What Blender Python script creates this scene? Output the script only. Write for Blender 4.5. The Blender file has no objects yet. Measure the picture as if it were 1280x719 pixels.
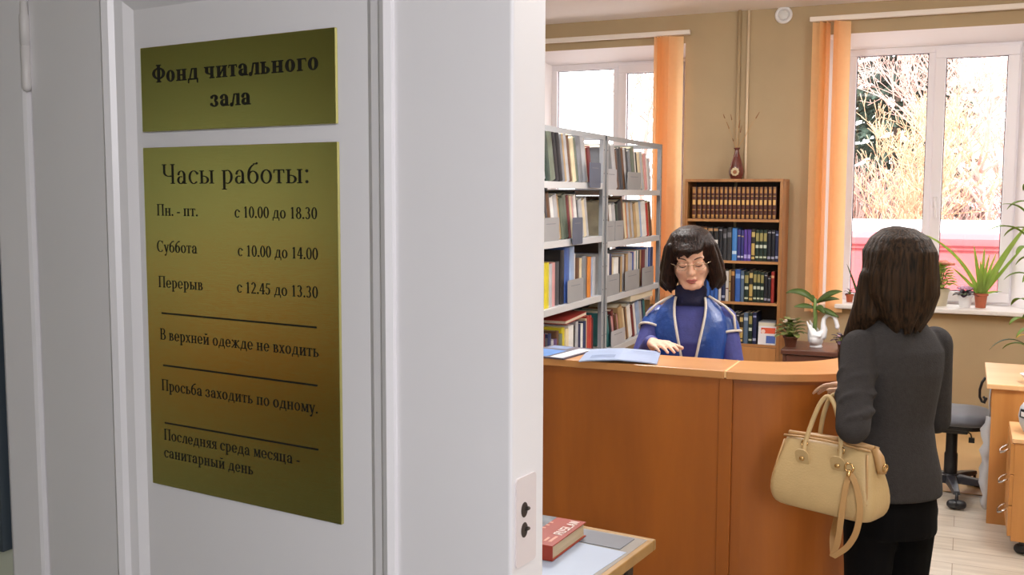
import bpy, bmesh, math, random
from mathutils import Vector, Matrix, noise
from math import sin, cos, pi, radians as RAD, sqrt

SC = bpy.context.scene
COL = SC.collection

# ------------------------------------------------------------------ camera
cam_d = bpy.data.cameras.new('camera')
cam_d.sensor_width = 36.0
cam_d.lens = 1270.8 / 1280.0 * 36.0
cam_d.clip_start = 0.02
cam_d.clip_end = 200
cam = bpy.data.objects.new('camera', cam_d)
COL.objects.link(cam)
cam.matrix_world = (Matrix.Translation((0, 0, 1.67)) @ Matrix.Rotation(RAD(24.067), 4, 'Z')
                    @ Matrix.Rotation(RAD(90 - 5.2045), 4, 'X') @ Matrix.Rotation(RAD(0.1757), 4, 'Z'))
SC.camera = cam

# ------------------------------------------------------------------ world, lights, exposure
world = bpy.data.worlds.new('overcast_sky')
SC.world = world
world.use_nodes = True
_bg = world.node_tree.nodes['Background']
_bg.inputs[0].default_value = (1.0, 0.965, 0.97, 1)
_bg.inputs[1].default_value = 5.0

def area(name, loc, target, sx, sy, watts, color, spread=180):
    l = bpy.data.lights.new(name, 'AREA')
    l.shape = 'RECTANGLE'; l.size = sx; l.size_y = sy; l.energy = watts; l.color = color; l.spread = RAD(spread)
    o = bpy.data.objects.new(name, l)
    COL.objects.link(o)
    o.location = loc
    o.rotation_euler = (Vector(target) - Vector(loc)).to_track_quat('-Z', 'Y').to_euler()
    return o

sun_d = bpy.data.lights.new('sun', 'SUN')
sun_d.energy = 7.0; sun_d.angle = RAD(6); sun_d.color = (1, 0.93, 0.86)
sun = bpy.data.objects.new('sun', sun_d)
COL.objects.link(sun)
sun.rotation_euler = (RAD(38), 0, RAD(-25))
# unseen ceiling lights added to brighten the room
for i, (x, y) in enumerate(((-1.7, 2.3), (0.5, 1.75), (-2.3, 5.6), (0.6, 5.6))):
    area('room_fill_light', (x, y, 3.0), (x, y, 0), 1.2, 0.35, (4, 22, 20, 20)[i], (1.0, 0.98, 0.95))
for x in (-1.6, 0.9):      # unseen globes added to brighten the ceiling
    _l = bpy.data.lights.new('ceiling_fill_light', 'POINT'); _l.energy = 92; _l.shadow_soft_size = 0.16; _l.color = (1.0, 0.98, 0.95)
    _o = bpy.data.objects.new('ceiling_fill_light', _l); COL.objects.link(_o); _o.location = (x, 4.3, 2.74)
# corridor: lamp inferred from door shading, unseen light added for the brass reflections
area('corridor_lamp', (0.80, -0.85, 2.05), (0.45, 2.0, 1.2), 0.4, 0.8, 23, (0.99, 0.96, 1.0), 118)
area('corridor_fill_light', (-4.3, -0.6, 2.9), (-4.3, -1.0, 0), 0.9, 0.3, 15, (0.94, 1.0, 0.94), 110)

SC.view_settings.view_transform = 'Standard'
SC.view_settings.look = 'None'
SC.view_settings.gamma = 1.0
SC.view_settings.use_curve_mapping = False
SC.view_settings.exposure = 0.0
SC.cycles.max_bounces = 10
SC.cycles.diffuse_bounces = 6
SC.cycles.transparent_max_bounces = 12
SC.cycles.sample_clamp_indirect = 6.0
SC.cycles.caustics_reflective = False
SC.cycles.caustics_refractive = False

# ------------------------------------------------------------------ materials
MATS = {}
def srgb(r, g, b):
    def f(c):
        c /= 255.0
        return c / 12.92 if c <= 0.04045 else ((c + 0.055) / 1.055) ** 2.4
    return (f(r), f(g), f(b), 1)

def pbsdf(m):
    return m.node_tree.nodes['Principled BSDF']

def mat(name, rgb, rough=0.55, metal=0.0, var=0.0, vscale=8.0, bump=0.0, bscale=60.0, coat=0.0, sheen=0.0,
        stretch=(1, 1, 1), trans=0.0, alpha=1.0):
    if name in MATS:
        return MATS[name]
    m = bpy.data.materials.new(name)
    m.use_nodes = True
    nt = m.node_tree
    b = pbsdf(m)
    c = srgb(*rgb)
    b.inputs['Base Color'].default_value = c
    b.inputs['Roughness'].default_value = rough
    b.inputs['Metallic'].default_value = metal
    b.inputs['Coat Weight'].default_value = coat
    b.inputs['Sheen Weight'].default_value = sheen
    m.diffuse_color = c
    if var > 0 or bump > 0:
        tc = nt.nodes.new('ShaderNodeTexCoord')
        mp = nt.nodes.new('ShaderNodeMapping')
        mp.inputs['Scale'].default_value = stretch
        nt.links.new(tc.outputs['Object'], mp.inputs[0])
    if var > 0:
        n = nt.nodes.new('ShaderNodeTexNoise')
        n.inputs['Scale'].default_value = vscale
        n.inputs['Detail'].default_value = 5
        nt.links.new(mp.outputs[0], n.inputs['Vector'])
        r = nt.nodes.new('ShaderNodeValToRGB')
        r.color_ramp.elements[0].position = 0.3
        r.color_ramp.elements[1].position = 0.7
        r.color_ramp.elements[0].color = tuple(v * (1 - var) for v in c[:3]) + (1,)
        r.color_ramp.elements[1].color = tuple(min(1, v * (1 + var)) for v in c[:3]) + (1,)
        nt.links.new(n.outputs[0], r.inputs[0])
        nt.links.new(r.outputs[0], b.inputs['Base Color'])
    if bump > 0:
        n2 = nt.nodes.new('ShaderNodeTexNoise')
        n2.inputs['Scale'].default_value = bscale
        n2.inputs['Detail'].default_value = 4
        nt.links.new(mp.outputs[0], n2.inputs['Vector'])
        bp = nt.nodes.new('ShaderNodeBump')
        bp.inputs['Strength'].default_value = bump
        bp.inputs['Distance'].default_value = 0.01
        nt.links.new(n2.outputs[0], bp.inputs['Height'])
        nt.links.new(bp.outputs[0], b.inputs['Normal'])
    if trans > 0:      # light passing through thin cloth or leaves
        out = nt.nodes['Material Output']
        t = nt.nodes.new('ShaderNodeBsdfTranslucent')
        t.inputs[0].default_value = c
        mx = nt.nodes.new('ShaderNodeMixShader')
        mx.inputs[0].default_value = trans
        nt.links.new(b.outputs[0], mx.inputs[1]); nt.links.new(t.outputs[0], mx.inputs[2])
        nt.links.new(mx.outputs[0], out.inputs['Surface'])
    MATS[name] = m
    return m

def wood(name, dark, light, axis='Z', rough=0.42, scale=9.0, coat=0.15, boards=0.0):
    """Veneer: noise stretched along the grain axis, two tones; optional wide board steps across X."""
    if name in MATS:
        return MATS[name]
    m = bpy.data.materials.new(name)
    m.use_nodes = True
    nt = m.node_tree
    b = pbsdf(m)
    b.inputs['Roughness'].default_value = rough
    b.inputs['Coat Weight'].default_value = coat
    b.inputs['Coat Roughness'].default_value = 0.25
    tc = nt.nodes.new('ShaderNodeTexCoord')
    mp = nt.nodes.new('ShaderNodeMapping')
    s = {'X': (0.12, 1, 1), 'Y': (1, 0.12, 1), 'Z': (1, 1, 0.1)}[axis]
    mp.inputs['Scale'].default_value = s
    nt.links.new(tc.outputs['Object'], mp.inputs[0])
    n = nt.nodes.new('ShaderNodeTexNoise')
    n.inputs['Scale'].default_value = scale
    n.inputs['Detail'].default_value = 6
    n.inputs['Roughness'].default_value = 0.6
    n.inputs['Distortion'].default_value = 0.4
    nt.links.new(mp.outputs[0], n.inputs['Vector'])
    r = nt.nodes.new('ShaderNodeValToRGB')
    r.color_ramp.elements[0].position = 0.28
    r.color_ramp.elements[1].position = 0.72
    r.color_ramp.elements[0].color = srgb(*dark)
    r.color_ramp.elements[1].color = srgb(*light)
    nt.links.new(n.outputs[0], r.inputs[0])
    nt.links.new(r.outputs[0], b.inputs['Base Color'])
    MATS[name] = m
    return m

def banded(name, base, bands, rough=0.5, edge=0.40):
    """Book spine: flat horizontal bands in the 0..1 height of the object's box."""
    if name in MATS:
        return MATS[name]
    m = bpy.data.materials.new(name)
    m.use_nodes = True
    nt = m.node_tree
    b = pbsdf(m)
    b.inputs['Roughness'].default_value = rough
    tc = nt.nodes.new('ShaderNodeTexCoord')
    sp = nt.nodes.new('ShaderNodeSeparateXYZ')
    nt.links.new(tc.outputs['Generated'], sp.inputs[0])
    r = nt.nodes.new('ShaderNodeValToRGB')
    r.color_ramp.interpolation = 'CONSTANT'
    els = r.color_ramp.elements
    els[0].position = 0; els[0].color = srgb(*base)
    els[1].position = 0.999; els[1].color = srgb(*base)
    for z0, z1, col in bands:
        e = els.new(z0); e.color = srgb(*col)
        e = els.new(z1); e.color = srgb(*base)
    nt.links.new(sp.outputs['Z'], r.inputs[0])
    # tooling stops short of either spine edge; the edges are darkened to separate volumes
    s1 = nt.nodes.new('ShaderNodeMath'); s1.operation = 'SUBTRACT'; s1.inputs[1].default_value = 0.5
    s2 = nt.nodes.new('ShaderNodeMath'); s2.operation = 'ABSOLUTE'
    s3 = nt.nodes.new('ShaderNodeMath'); s3.operation = 'GREATER_THAN'; s3.inputs[1].default_value = edge
    nt.links.new(sp.outputs['X'], s1.inputs[0]); nt.links.new(s1.outputs[0], s2.inputs[0]); nt.links.new(s2.outputs[0], s3.inputs[0])
    mx = nt.nodes.new('ShaderNodeMix'); mx.data_type = 'RGBA'
    nt.links.new(s3.outputs[0], mx.inputs[0]); nt.links.new(r.outputs[0], mx.inputs[6])
    mx.inputs[7].default_value = tuple(v * .45 for v in srgb(*base)[:3]) + (1,)
    nt.links.new(mx.outputs[2], b.inputs['Base Color'])
    MATS[name] = m
    return m

# ------------------------------------------------------------------ mesh builder
class MB:
    def __init__(self):
        self.v = []; self.f = []; self.m = []; self.cur = 0
    def add(self, vs, fs, M=None):
        k = len(self.v)
        for p in vs:
            p = Vector(p)
            self.v.append(M @ p if M is not None else p)
        for f in fs:
            self.f.append([i + k for i in f]); self.m.append(self.cur)
        return self
    def box(self, x0, x1, y0, y1, z0, z1, M=None):
        vs = [(x0, y0, z0), (x1, y0, z0), (x1, y1, z0), (x0, y1, z0), (x0, y0, z1), (x1, y0, z1), (x1, y1, z1), (x0, y1, z1)]
        return self.add(vs, [(3, 2, 1, 0), (4, 5, 6, 7), (0, 1, 5, 4), (1, 2, 6, 5), (2, 3, 7, 6), (3, 0, 4, 7)], M)
    def prism(self, poly, z0, z1, M=None):
        n = len(poly)
        vs = [(x, y, z0) for x, y in poly] + [(x, y, z1) for x, y in poly]
        fs = [tuple(range(n - 1, -1, -1)), tuple(range(n, 2 * n))]
        fs += [(i, (i + 1) % n, n + (i + 1) % n, n + i) for i in range(n)]
        return self.add(vs, fs, M)
    def rings(self, rs, cap0=True, cap1=True, closed=True):
        """rs: list of rings (equal length lists of points); skins them."""
        n = len(rs[0]); vs = [p for r in rs for p in r]; fs = []
        for a in range(len(rs) - 1):
            for i in range(n if closed else n - 1):
                j = (i + 1) % n
                fs.append((a * n + i, a * n + j, (a + 1) * n + j, (a + 1) * n + i))
        if cap0: fs.append(tuple(range(n - 1, -1, -1)))
        if cap1: fs.append(tuple((len(rs) - 1) * n + i for i in range(n)))
        return self.add(vs, fs)
    def lathe(self, prof, n=24, c=(0, 0, 0), cap0=True, cap1=True):
        rs = [[(c[0] + r * cos(2 * pi * i / n), c[1] + r * sin(2 * pi * i / n), c[2] + z) for i in range(n)] for r, z in prof]
        return self.rings(rs, cap0, cap1)
    def tube(self, pts, r, n=8, closed=False):
        pts = [Vector(p) for p in pts]
        rr = r if isinstance(r, (list, tuple)) else [r] * len(pts)
        rs = []; up = None
        for i, p in enumerate(pts):
            a = pts[i - 1] if (i > 0 or closed) else p
            b = pts[(i + 1) % len(pts)] if (i < len(pts) - 1 or closed) else p
            t = (b - a).normalized()
            if up is None:
                up = t.orthogonal().normalized()
            up = (up - t * up.dot(t))
            up = up.normalized() if up.length > 1e-6 else t.orthogonal().normalized()
            w = t.cross(up)
            rs.append([p + (up * cos(2 * pi * k / n) + w * sin(2 * pi * k / n)) * rr[i] for k in range(n)])
        if closed:
            rs.append(rs[0])
            return self.rings(rs, False, False)
        return self.rings(rs)
    def ell(self, c, r, M=None, nu=20, nv=12):
        c = Vector(c); vs = []; fs = []
        for j in range(nv + 1):
            th = pi * j / nv
            for i in range(nu):
                ph = 2 * pi * i / nu
                vs.append(Vector((r[0] * sin(th) * cos(ph), r[1] * sin(th) * sin(ph), r[2] * cos(th))))
        if M is not None: vs = [M @ p for p in vs]
        vs = [p + c for p in vs]
        for j in range(nv):
            for i in range(nu):
                k = (i + 1) % nu
                fs.append((j * nu + i, (j + 1) * nu + i, (j + 1) * nu + k, j * nu + k))
        return self.add(vs, fs)
    def cap(self, p0, p1, r0, r1, n=14):
        """A tapered limb with rounded ends."""
        p0 = Vector(p0); p1 = Vector(p1); t = (p1 - p0); L = max(t.length, 1e-5); t = t / L
        u = t.orthogonal().normalized(); w = t.cross(u); rs = []
        for k in range(5):
            a = pi / 2 * k / 4
            rs.append((p0 - t * r0 * cos(a), max(r0 * sin(a), 1e-4)))
        for k in range(5):
            a = pi / 2 * k / 4
            rs.append((p1 + t * r1 * sin(a), max(r1 * cos(a), 1e-4)))
        return self.rings([[c + (u * cos(2 * pi * i / n) + w * sin(2 * pi * i / n)) * r for i in range(n)] for c, r in rs])
    def limb(self, pts, rs):
        for i in range(len(pts) - 1):
            self.cap(pts[i], pts[i + 1], rs[i], rs[i + 1])
        return self
    def blade(self, pts, ws, side, fold=0.25, up=(0, 0, 1)):
        """A long leaf along pts; widths ws; side = width direction; slight V fold."""
        k = []
        s = Vector(side).normalized(); U = Vector(up)
        pts = [Vector(p) for p in pts]
        for i, (p, w) in enumerate(zip(pts, ws)):
            t = (pts[min(i + 1, len(pts) - 1)] - pts[max(i - 1, 0)]).normalized()
            sd = (s - t * s.dot(t))
            sd = sd.normalized() if sd.length > 1e-5 else t.orthogonal()
            nn = sd.cross(t)
            k.append([p + sd * w / 2 + nn * w * fold, p, p - sd * w / 2 + nn * w * fold])
        return self.rings(k, False, False, closed=False)
    def build(self, name, m=None, parent=None, smooth=False, bevel=0.0, solid=0.0, subsurf=0, seg=2, auto=None):
        me = bpy.data.meshes.new(name)
        me.from_pydata([tuple(p) for p in self.v], [], self.f)
        ms = m if isinstance(m, (list, tuple)) else [m]
        for x in ms:
            if x is not None: me.materials.append(x)
        if len(ms) > 1:
            for p, i in zip(me.polygons, self.m): p.material_index = i
        if smooth:
            for p in me.polygons: p.use_smooth = True
        bm = bmesh.new(); bm.from_mesh(me)
        bmesh.ops.recalc_face_normals(bm, faces=bm.faces)
        bm.to_mesh(me); bm.free()
        o = bpy.data.objects.new(name, me)
        COL.objects.link(o)
        if parent is not None: o.parent = parent
        if solid:
            md = o.modifiers.new('solid', 'SOLIDIFY'); md.thickness = solid; md.offset = 0
        if bevel:
            md = o.modifiers.new('bevel', 'BEVEL'); md.width = bevel; md.segments = seg; md.limit_method = 'ANGLE'; md.angle_limit = RAD(40)
            if smooth: md.harden_normals = False
        if subsurf:
            md = o.modifiers.new('sub', 'SUBSURF'); md.levels = subsurf; md.render_levels = subsurf
        return o

def remesh(o, voxel, smooth_it=6, factor=0.5):
    md = o.modifiers.new('union', 'REMESH'); md.mode = 'VOXEL'; md.voxel_size = voxel; md.use_smooth_shade = True
    if smooth_it:
        s = o.modifiers.new('soft', 'SMOOTH'); s.factor = factor; s.iterations = smooth_it
    return o

def thing(name, label, cat, loc=(0, 0, 0), rz=0.0, group=None, rot=None):
    o = bpy.data.objects.new(name, None)
    o.empty_display_size = 0.1
    COL.objects.link(o)
    o.location = loc
    o.rotation_euler = rot if rot else (0, 0, rz)
    o['label'] = label; o['category'] = cat
    if group: o['group'] = group
    return o

def tag(o, label, cat, group=None, kind=None):
    o['label'] = label; o['category'] = cat
    if group: o['group'] = group
    if kind: o['kind'] = kind
    return o

def structure(o, label, cat):
    o['kind'] = 'structure'; o['label'] = label; o['category'] = cat
    return o

def copy_tree(o, parent=None):
    c = o.copy(); COL.objects.link(c)
    if parent is not None: c.parent = parent
    for ch in list(o.children):
        copy_tree(ch, c)
    return c
def rr_poly(x0, x1, y0, y1, r, n=5):
    out = []
    for cx, cy, a0 in ((x1 - r, y0 + r, -90), (x1 - r, y1 - r, 0), (x0 + r, y1 - r, 90), (x0 + r, y0 + r, 180)):
        for k in range(n + 1):
            a = RAD(a0 + 90 * k / n); out.append((cx + r * cos(a), cy + r * sin(a)))
    return out
# ================================================================== ROOM SHELL
M_wall = mat('wall_paint', (178, 157, 124), 0.8, var=0.04, vscale=2.5, bump=0.05, bscale=90)
M_ceil = mat('ceiling_paint', (246, 242, 242), 0.85, var=0.02, vscale=3)
M_white = mat('white_gloss_paint', (232, 230, 232), 0.35, var=0.015, vscale=5)
M_reveal = mat('window_reveal_paint', (240, 236, 238), 0.6)
M_upvc = mat('white_plastic_frame', (236, 232, 238), 0.35)
M_glass = None
def glass_mat():
    m = bpy.data.materials.new('window_glass')
    m.use_nodes = True
    nt = m.node_tree
    for n in list(nt.nodes):
        if n.type != 'OUTPUT_MATERIAL': nt.nodes.remove(n)
    out = nt.nodes['Material Output']
    t = nt.nodes.new('ShaderNodeBsdfTransparent'); t.inputs[0].default_value = (0.97, 0.98, 0.98, 1)
    g = nt.nodes.new('ShaderNodeBsdfGlossy'); g.inputs['Roughness'].default_value = 0.02
    mx = nt.nodes.new('ShaderNodeMixShader'); mx.inputs[0].default_value = 0.05
    nt.links.new(t.outputs[0], mx.inputs[1]); nt.links.new(g.outputs[0], mx.inputs[2])
    nt.links.new(mx.outputs[0], out.inputs['Surface'])
    return m
M_glass = glass_mat()

def floor_mat():
    m = bpy.data.materials.new('laminate_planks')
    m.use_nodes = True
    nt = m.node_tree; b = pbsdf(m)
    b.inputs['Roughness'].default_value = 0.32
    tc = nt.nodes.new('ShaderNodeTexCoord')
    br = nt.nodes.new('ShaderNodeTexBrick')
    br.inputs['Scale'].default_value = 1.0
    br.inputs['Brick Width'].default_value = 1.2
    br.inputs['Row Height'].default_value = 0.19
    br.inputs['Mortar Size'].default_value = 0.002
    br.inputs['Color1'].default_value = srgb(204, 194, 180)
    br.inputs['Color2'].default_value = srgb(186, 174, 158)
    br.inputs['Mortar'].default_value = srgb(140, 124, 104)
    nt.links.new(tc.outputs['Object'], br.inputs['Vector'])
    mp = nt.nodes.new('ShaderNodeMapping'); mp.inputs['Scale'].default_value = (1.2, 9, 1)
    nt.links.new(tc.outputs['Object'], mp.inputs[0])
    n = nt.nodes.new('ShaderNodeTexNoise'); n.inputs['Scale'].default_value = 3; n.inputs['Detail'].default_value = 6
    nt.links.new(mp.outputs[0], n.inputs['Vector'])
    r = nt.nodes.new('ShaderNodeValToRGB')
    r.color_ramp.elements[0].position = 0.3; r.color_ramp.elements[0].color = (0.72, 0.7, 0.68, 1)
    r.color_ramp.elements[1].position = 0.7; r.color_ramp.elements[1].color = (1, 1, 1, 1)
    nt.links.new(n.outputs[0], r.inputs[0])
    mx = nt.nodes.new('ShaderNodeMix'); mx.data_type = 'RGBA'; mx.blend_type = 'MULTIPLY'; mx.inputs[0].default_value = 1
    nt.links.new(br.outputs[0], mx.inputs[6]); nt.links.new(r.outputs[0], mx.inputs[7])
    nt.links.new(mx.outputs[2], b.inputs['Base Color'])
    return m
M_floor = floor_mat()

RX0, RX1, RY0, RY1, RH = -4.6, 2.9, 1.05, 8.0, 3.085
o = MB().box(RX0, RX1, RY0, RY1 + 0.45, -0.1, 0).build('floor', M_floor)
structure(o, 'pale laminate plank floor of the reading room', 'floor')
o = MB().box(-6.2, 2.9, -1.7, RY0, -0.1, -0.002).build('floor_corridor', mat('corridor_lino', (136, 132, 124), 0.4, var=0.1))
structure(o, 'brown linoleum floor of the corridor before the doorway', 'floor')
o = MB().box(RX0 - 0.2, RX1 + 0.2, RY0, RY1 + 0.45, RH, RH + 0.2).build('ceiling', M_ceil)
structure(o, 'white painted ceiling of the reading room', 'ceiling')
o = MB().box(-6.4, 3.1, -1.9, RY0, RH, RH + 0.2).build('ceiling_corridor', M_ceil)
structure(o, 'white ceiling of the corridor before the doorway', 'ceiling')

# ---- back wall with two window openings (splayed plaster reveals)
WIN = [dict(x0=-0.87, x1=0.315), dict(x0=-3.335, x1=-2.155)]      # window frames (at y = 8.30)
WZ0, WZ1, WY = 0.865, 2.785, 8.30                             # frame bottom, top, plane
OZ1 = 2.865
WT = 0.45
def open_x(w): return w['x0'] - 0.16, w['x1'] + (0.14 if w['x1'] > 0 else 0.075)
mb = MB()
xs = [RX0, *open_x(WIN[1]), *open_x(WIN[0]), RX1]
mb.box(xs[0], xs[1], RY1, RY1 + WT, 0, RH)
mb.box(xs[2], xs[3], RY1, RY1 + WT, 0, RH)
mb.box(xs[4], xs[5], RY1, RY1 + WT, 0, RH)
for a, b in ((xs[1], xs[2]), (xs[3], xs[4])):
    mb.box(a, b, RY1, RY1 + WT, 0, WZ0 - 0.05)
    mb.box(a, b, RY1, RY1 + WT, OZ1, RH)
o = mb.build('wall_back', M_wall)
structure(o, 'warm beige painted wall with the two windows', 'wall')
for i, w in enumerate(WIN):
    a, b = open_x(w)
    mb = MB()
    # plaster wedges: left jamb, right jamb, head
    for poly in ([(a, RY1 + 0.002), (w['x0'], WY), (a, WY)], [(b, RY1 + 0.002), (b, WY), (w['x1'], WY)]):
        mb.prism(poly, WZ0, OZ1)
    mb.add([(a, RY1 + .002, OZ1), (b, RY1 + .002, OZ1), (a, WY, OZ1), (b, WY, OZ1), (a, WY, WZ1), (b, WY, WZ1)],
           [(0, 1, 3, 2), (0, 4, 5, 1), (2, 3, 5, 4), (0, 2, 4), (1, 5, 3)])
    mb.box(a, w['x0'], WY, WY + 0.15, WZ0, OZ1)
    mb.box(w['x1'], b, WY, WY + 0.15, WZ0, OZ1)
    mb.box(w['x0'], w['x1'], WY, WY + 0.15, WZ1, OZ1)
    o = mb.build('trim_%d' % (i + 1), M_reveal)
    structure(o, ['white plaster reveal around the window with the plants', 'white plaster reveal around the window behind the metal racks'][i], 'window reveal')

def window(idx, w, label):
    root = thing('window_%d' % idx, label, 'window', (w['x0'], WY, WZ0))
    root['kind'] = 'structure'
    W = w['x1'] - w['x0']; H = WZ1 - WZ0
    fr = MB()
    fw = 0.05
    fr.box(0, W, 0, .07, 0, fw); fr.box(0, W, 0, .07, H - fw, H); fr.box(0, fw, 0, .07, fw, H - fw); fr.box(W - fw, W, 0, .07, fw, H - fw)
    c = W * 0.505
    fr.box(c - .035, c + .035, 0, .07, fw, H - fw)
    fr.build('window_frame', M_upvc, root, bevel=0.004)
    # fixed pane on one side, opening sash on the other
    def pane(x0, x1, z0, z1, y, nm='pane'):
        MB().box(x0, x1, y, y + .006, z0, z1).build(nm, M_glass, root)
    def gasket(x0, x1, z0, z1, y):
        g = MB(); t = .006
        g.box(x0, x1, y, y + .004, z0, z0 + t); g.box(x0, x1, y, y + .004, z1 - t, z1)
        g.box(x0, x0 + t, y, y + .004, z0 + t, z1 - t); g.box(x1 - t, x1, y, y + .004, z0 + t, z1 - t)
        g.build('gasket', mat('grey_gasket', (86, 84, 92), 0.7), root)
    pane(fw, c - .035, fw, H - fw, .03)
    gasket(fw, c - .035, fw, H - fw, .025)
    x0, x1, z0, z1 = c + .01, W - .012, .02, H - .02
    s = MB(); sw = .075
    s.box(x0, x1, -.02, .05, z0, z0 + sw); s.box(x0, x1, -.02, .05, z1 - sw, z1)
    s.box(x0, x0 + sw, -.02, .05, z0 + sw, z1 - sw); s.box(x1 - sw, x1, -.02, .05, z0 + sw, z1 - sw)
    sa = s.build('sash', M_upvc, root, bevel=0.006)
    pane(x0 + sw, x1 - sw, z0 + sw, z1 - sw, .015)
    gasket(x0 + sw, x1 - sw, z0 + sw, z1 - sw, .008)
    h = MB()
    h.box(x0 + .022, x0 + .05, -.032, -.02, .72, .80)
    h.cap((x0 + .036, -.032, .765), (x0 + .036, -.055, .765), .008, .008)
    h.cap((x0 + .036, -.055, .77), (x0 + .044, -.055, .65), .009, .007)
    h.build('sash_handle', M_white, root, smooth=True)
    return root
window(1, WIN[0], 'white plastic double window with potted plants along its sill')
window(2, WIN[1], 'white plastic double window behind the grey metal racks')

# sills
for i, w in enumerate(WIN):
    a, b = open_x(w)
    o = MB().box(a - 0.04, b + 0.12, RY1 - 0.10, WY + .02, WZ0 - 0.035, WZ0).build('windowsill', mat('white_sill', (240, 236, 234), 0.3), bevel=0.008)
    structure(o, ['white plastic window sill carrying four potted plants', 'white window sill behind the grey metal racks'][i], 'window sill')

# other walls
o = MB().box(RX0 - 0.2, RX0, RY0, RY1 + WT, 0, RH).build('wall_left', M_wall)
structure(o, 'beige wall on the side of the metal racks', 'wall')
o = MB().box(RX1, RX1 + 0.2, -1.9, RY1 + WT, 0, RH).build('wall_right', M_wall)
structure(o, 'beige wall on the side of the desk', 'wall')
M_cor = mat('corridor_paint', (196, 200, 182), 0.75, var=0.05, vscale=3)
mb = MB()
mb.box(-6.4, -1.05, 0.872, RY0, 0, RH); mb.box(0.42, RX1, 0.872, RY0, 0, RH); mb.box(-1.05, 0.42, 0.872, RY0, 2.42, RH)
o = mb.build('wall_front', M_cor)
structure(o, 'cream corridor wall around the doorway', 'wall')
o = MB().box(-6.4, RX1 + .2, -1.9, -1.7, 0, RH).build('wall_corridor', M_cor)
structure(o, 'cream wall across the corridor', 'wall')
o = MB().box(-6.4, -6.2, -1.7, 0.872, 0, RH).build('wall_corridor_end', M_cor)
structure(o, 'cream wall at the end of the corridor', 'wall')

# baseboard
M_base = wood('baseboard_wood', (120, 78, 36), (156, 106, 56), 'X', 0.4)
o = MB().box(RX0, RX1, RY1 - 0.018, RY1, 0, 0.075).build('baseboard_back', M_base, bevel=0.004)
structure(o, 'brown wooden baseboard under the windows', 'baseboard')

# doorway casing on the corridor side
mb = MB()
mb.box(-1.05, -0.9925, 0.852, 0.99, 0, 2.36)
mb.box(0.36, 0.42, 0.846, 0.99, 0, 2.36)
mb.box(-1.05, 0.42, 0.846, 0.99, 2.30, 2.36)
o = mb.build('trim_3', M_white, bevel=0.006)
structure(o, 'white painted door frame around the doorway', 'door frame')

# ------------------------------------------------------------------ the open door leaf
DH = (-0.98987, 0.85603, 0.0); DR = RAD(-7.347)
door = thing('door_1', 'white panelled door leaf standing ajar, carrying two brass plates', 'door', DH, DR)
door['kind'] = 'structure'
LW, LT, LH = 0.65, 0.056, 2.28
pu0, pu1 = 0.135, 0.525           # panel opening edges
def door_leaf():
    mb = MB()
    mb.box(0, pu0, 0, LT, 0.012, LH)
    mb.box(pu1, LW, 0, LT, 0.012, LH)
    mb.box(pu0, pu1, 0, LT, 0.012, 0.24)
    mb.box(pu0, pu1, 0, LT, 0.96, 1.10)
    mb.box(pu0, pu1, 0, LT, 1.90, LH)
    return mb.build('leaf', M_white, door, bevel=0.003, seg=3)
door_leaf()
def moulded(z0, z1, nm):
    # moulding strip profile (inwards distance, depth)
    prof = [(-0.004, 0.010), (-0.002, -0.004), (0.004, -0.007), (0.011, -0.004), (0.015, 0.001), (0.026, 0.003), (0.034, 0.009), (0.038, 0.012)]
    rs = []
    for dd, y in prof:
        rs.append([(pu0 + dd, y, z0 + dd), (pu1 - dd, y, z0 + dd), (pu1 - dd, y, z1 - dd), (pu0 + dd, y, z1 - dd)])
    MB().rings(rs, False, False).build('panel_moulding', M_white, door)
    MB().box(pu0 + .001, pu1 - .001, 0.010, 0.046, z0 + .001, z1 - .001).build(nm, M_white, door)
moulded(1.10, 1.90, 'upper_panel')
moulded(0.24, 0.96, 'lower_panel')
# hinge knuckles beside the casing
M_hinge = mat('painted_hinge', (216, 212, 210), 0.4)
for z in (1.838, 0.45):
    h = MB()
    h.lathe([(.0001, -.052), (.0042, -.05), (.0056, -.046), (.0056, -.001), (.0048, -.0005), (.0048, .0005), (.0056, .001), (.0056, .034), (.0046, .036), (.0042, .05), (.0001, .052)], 16, (-.0015, -.0035, z))
    h.build('hinge', M_hinge, door, smooth=True)
# lock plate let into the edge
lp = MB()
lp.prism(rr_poly(0.006, 0.040, 1.348, 1.427, 0.004), 0, 0.0016, Matrix.Translation((LW - .0002, 0, 0)) @ Matrix(((0, 0, 1, 0), (1, 0, 0, 0), (0, 1, 0, 0), (0, 0, 0, 1))))
pl = lp.build('lock_plate', mat('painted_plate', (222, 212, 212), 0.35), door)
M_hole = mat('keyhole_dark', (60, 50, 46), 0.6)
for zz in (1.3975, 1.3795):
    hb = MB()
    hb.prism([(0.0195 + 0.0055 * cos(2 * pi * k / 18), zz + 0.0068 * sin(2 * pi * k / 18)) for k in range(18)], 0, 0.0003,
             Matrix.Translation((LW + .0014, 0, 0)) @ Matrix(((0, 0, 1, 0), (1, 0, 0, 0), (0, 1, 0, 0), (0, 0, 0, 1))))
    hb.build('bolt_hole', M_hole, pl)
    hb = MB().cap((LW + .0012, .0225, zz), (LW + .004, .0225, zz + .001), .0022, .0016)
    hb.build('bolt_pin', mat('dark_steel', (96, 88, 82), 0.35, 0.8), pl, smooth=True)
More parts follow.
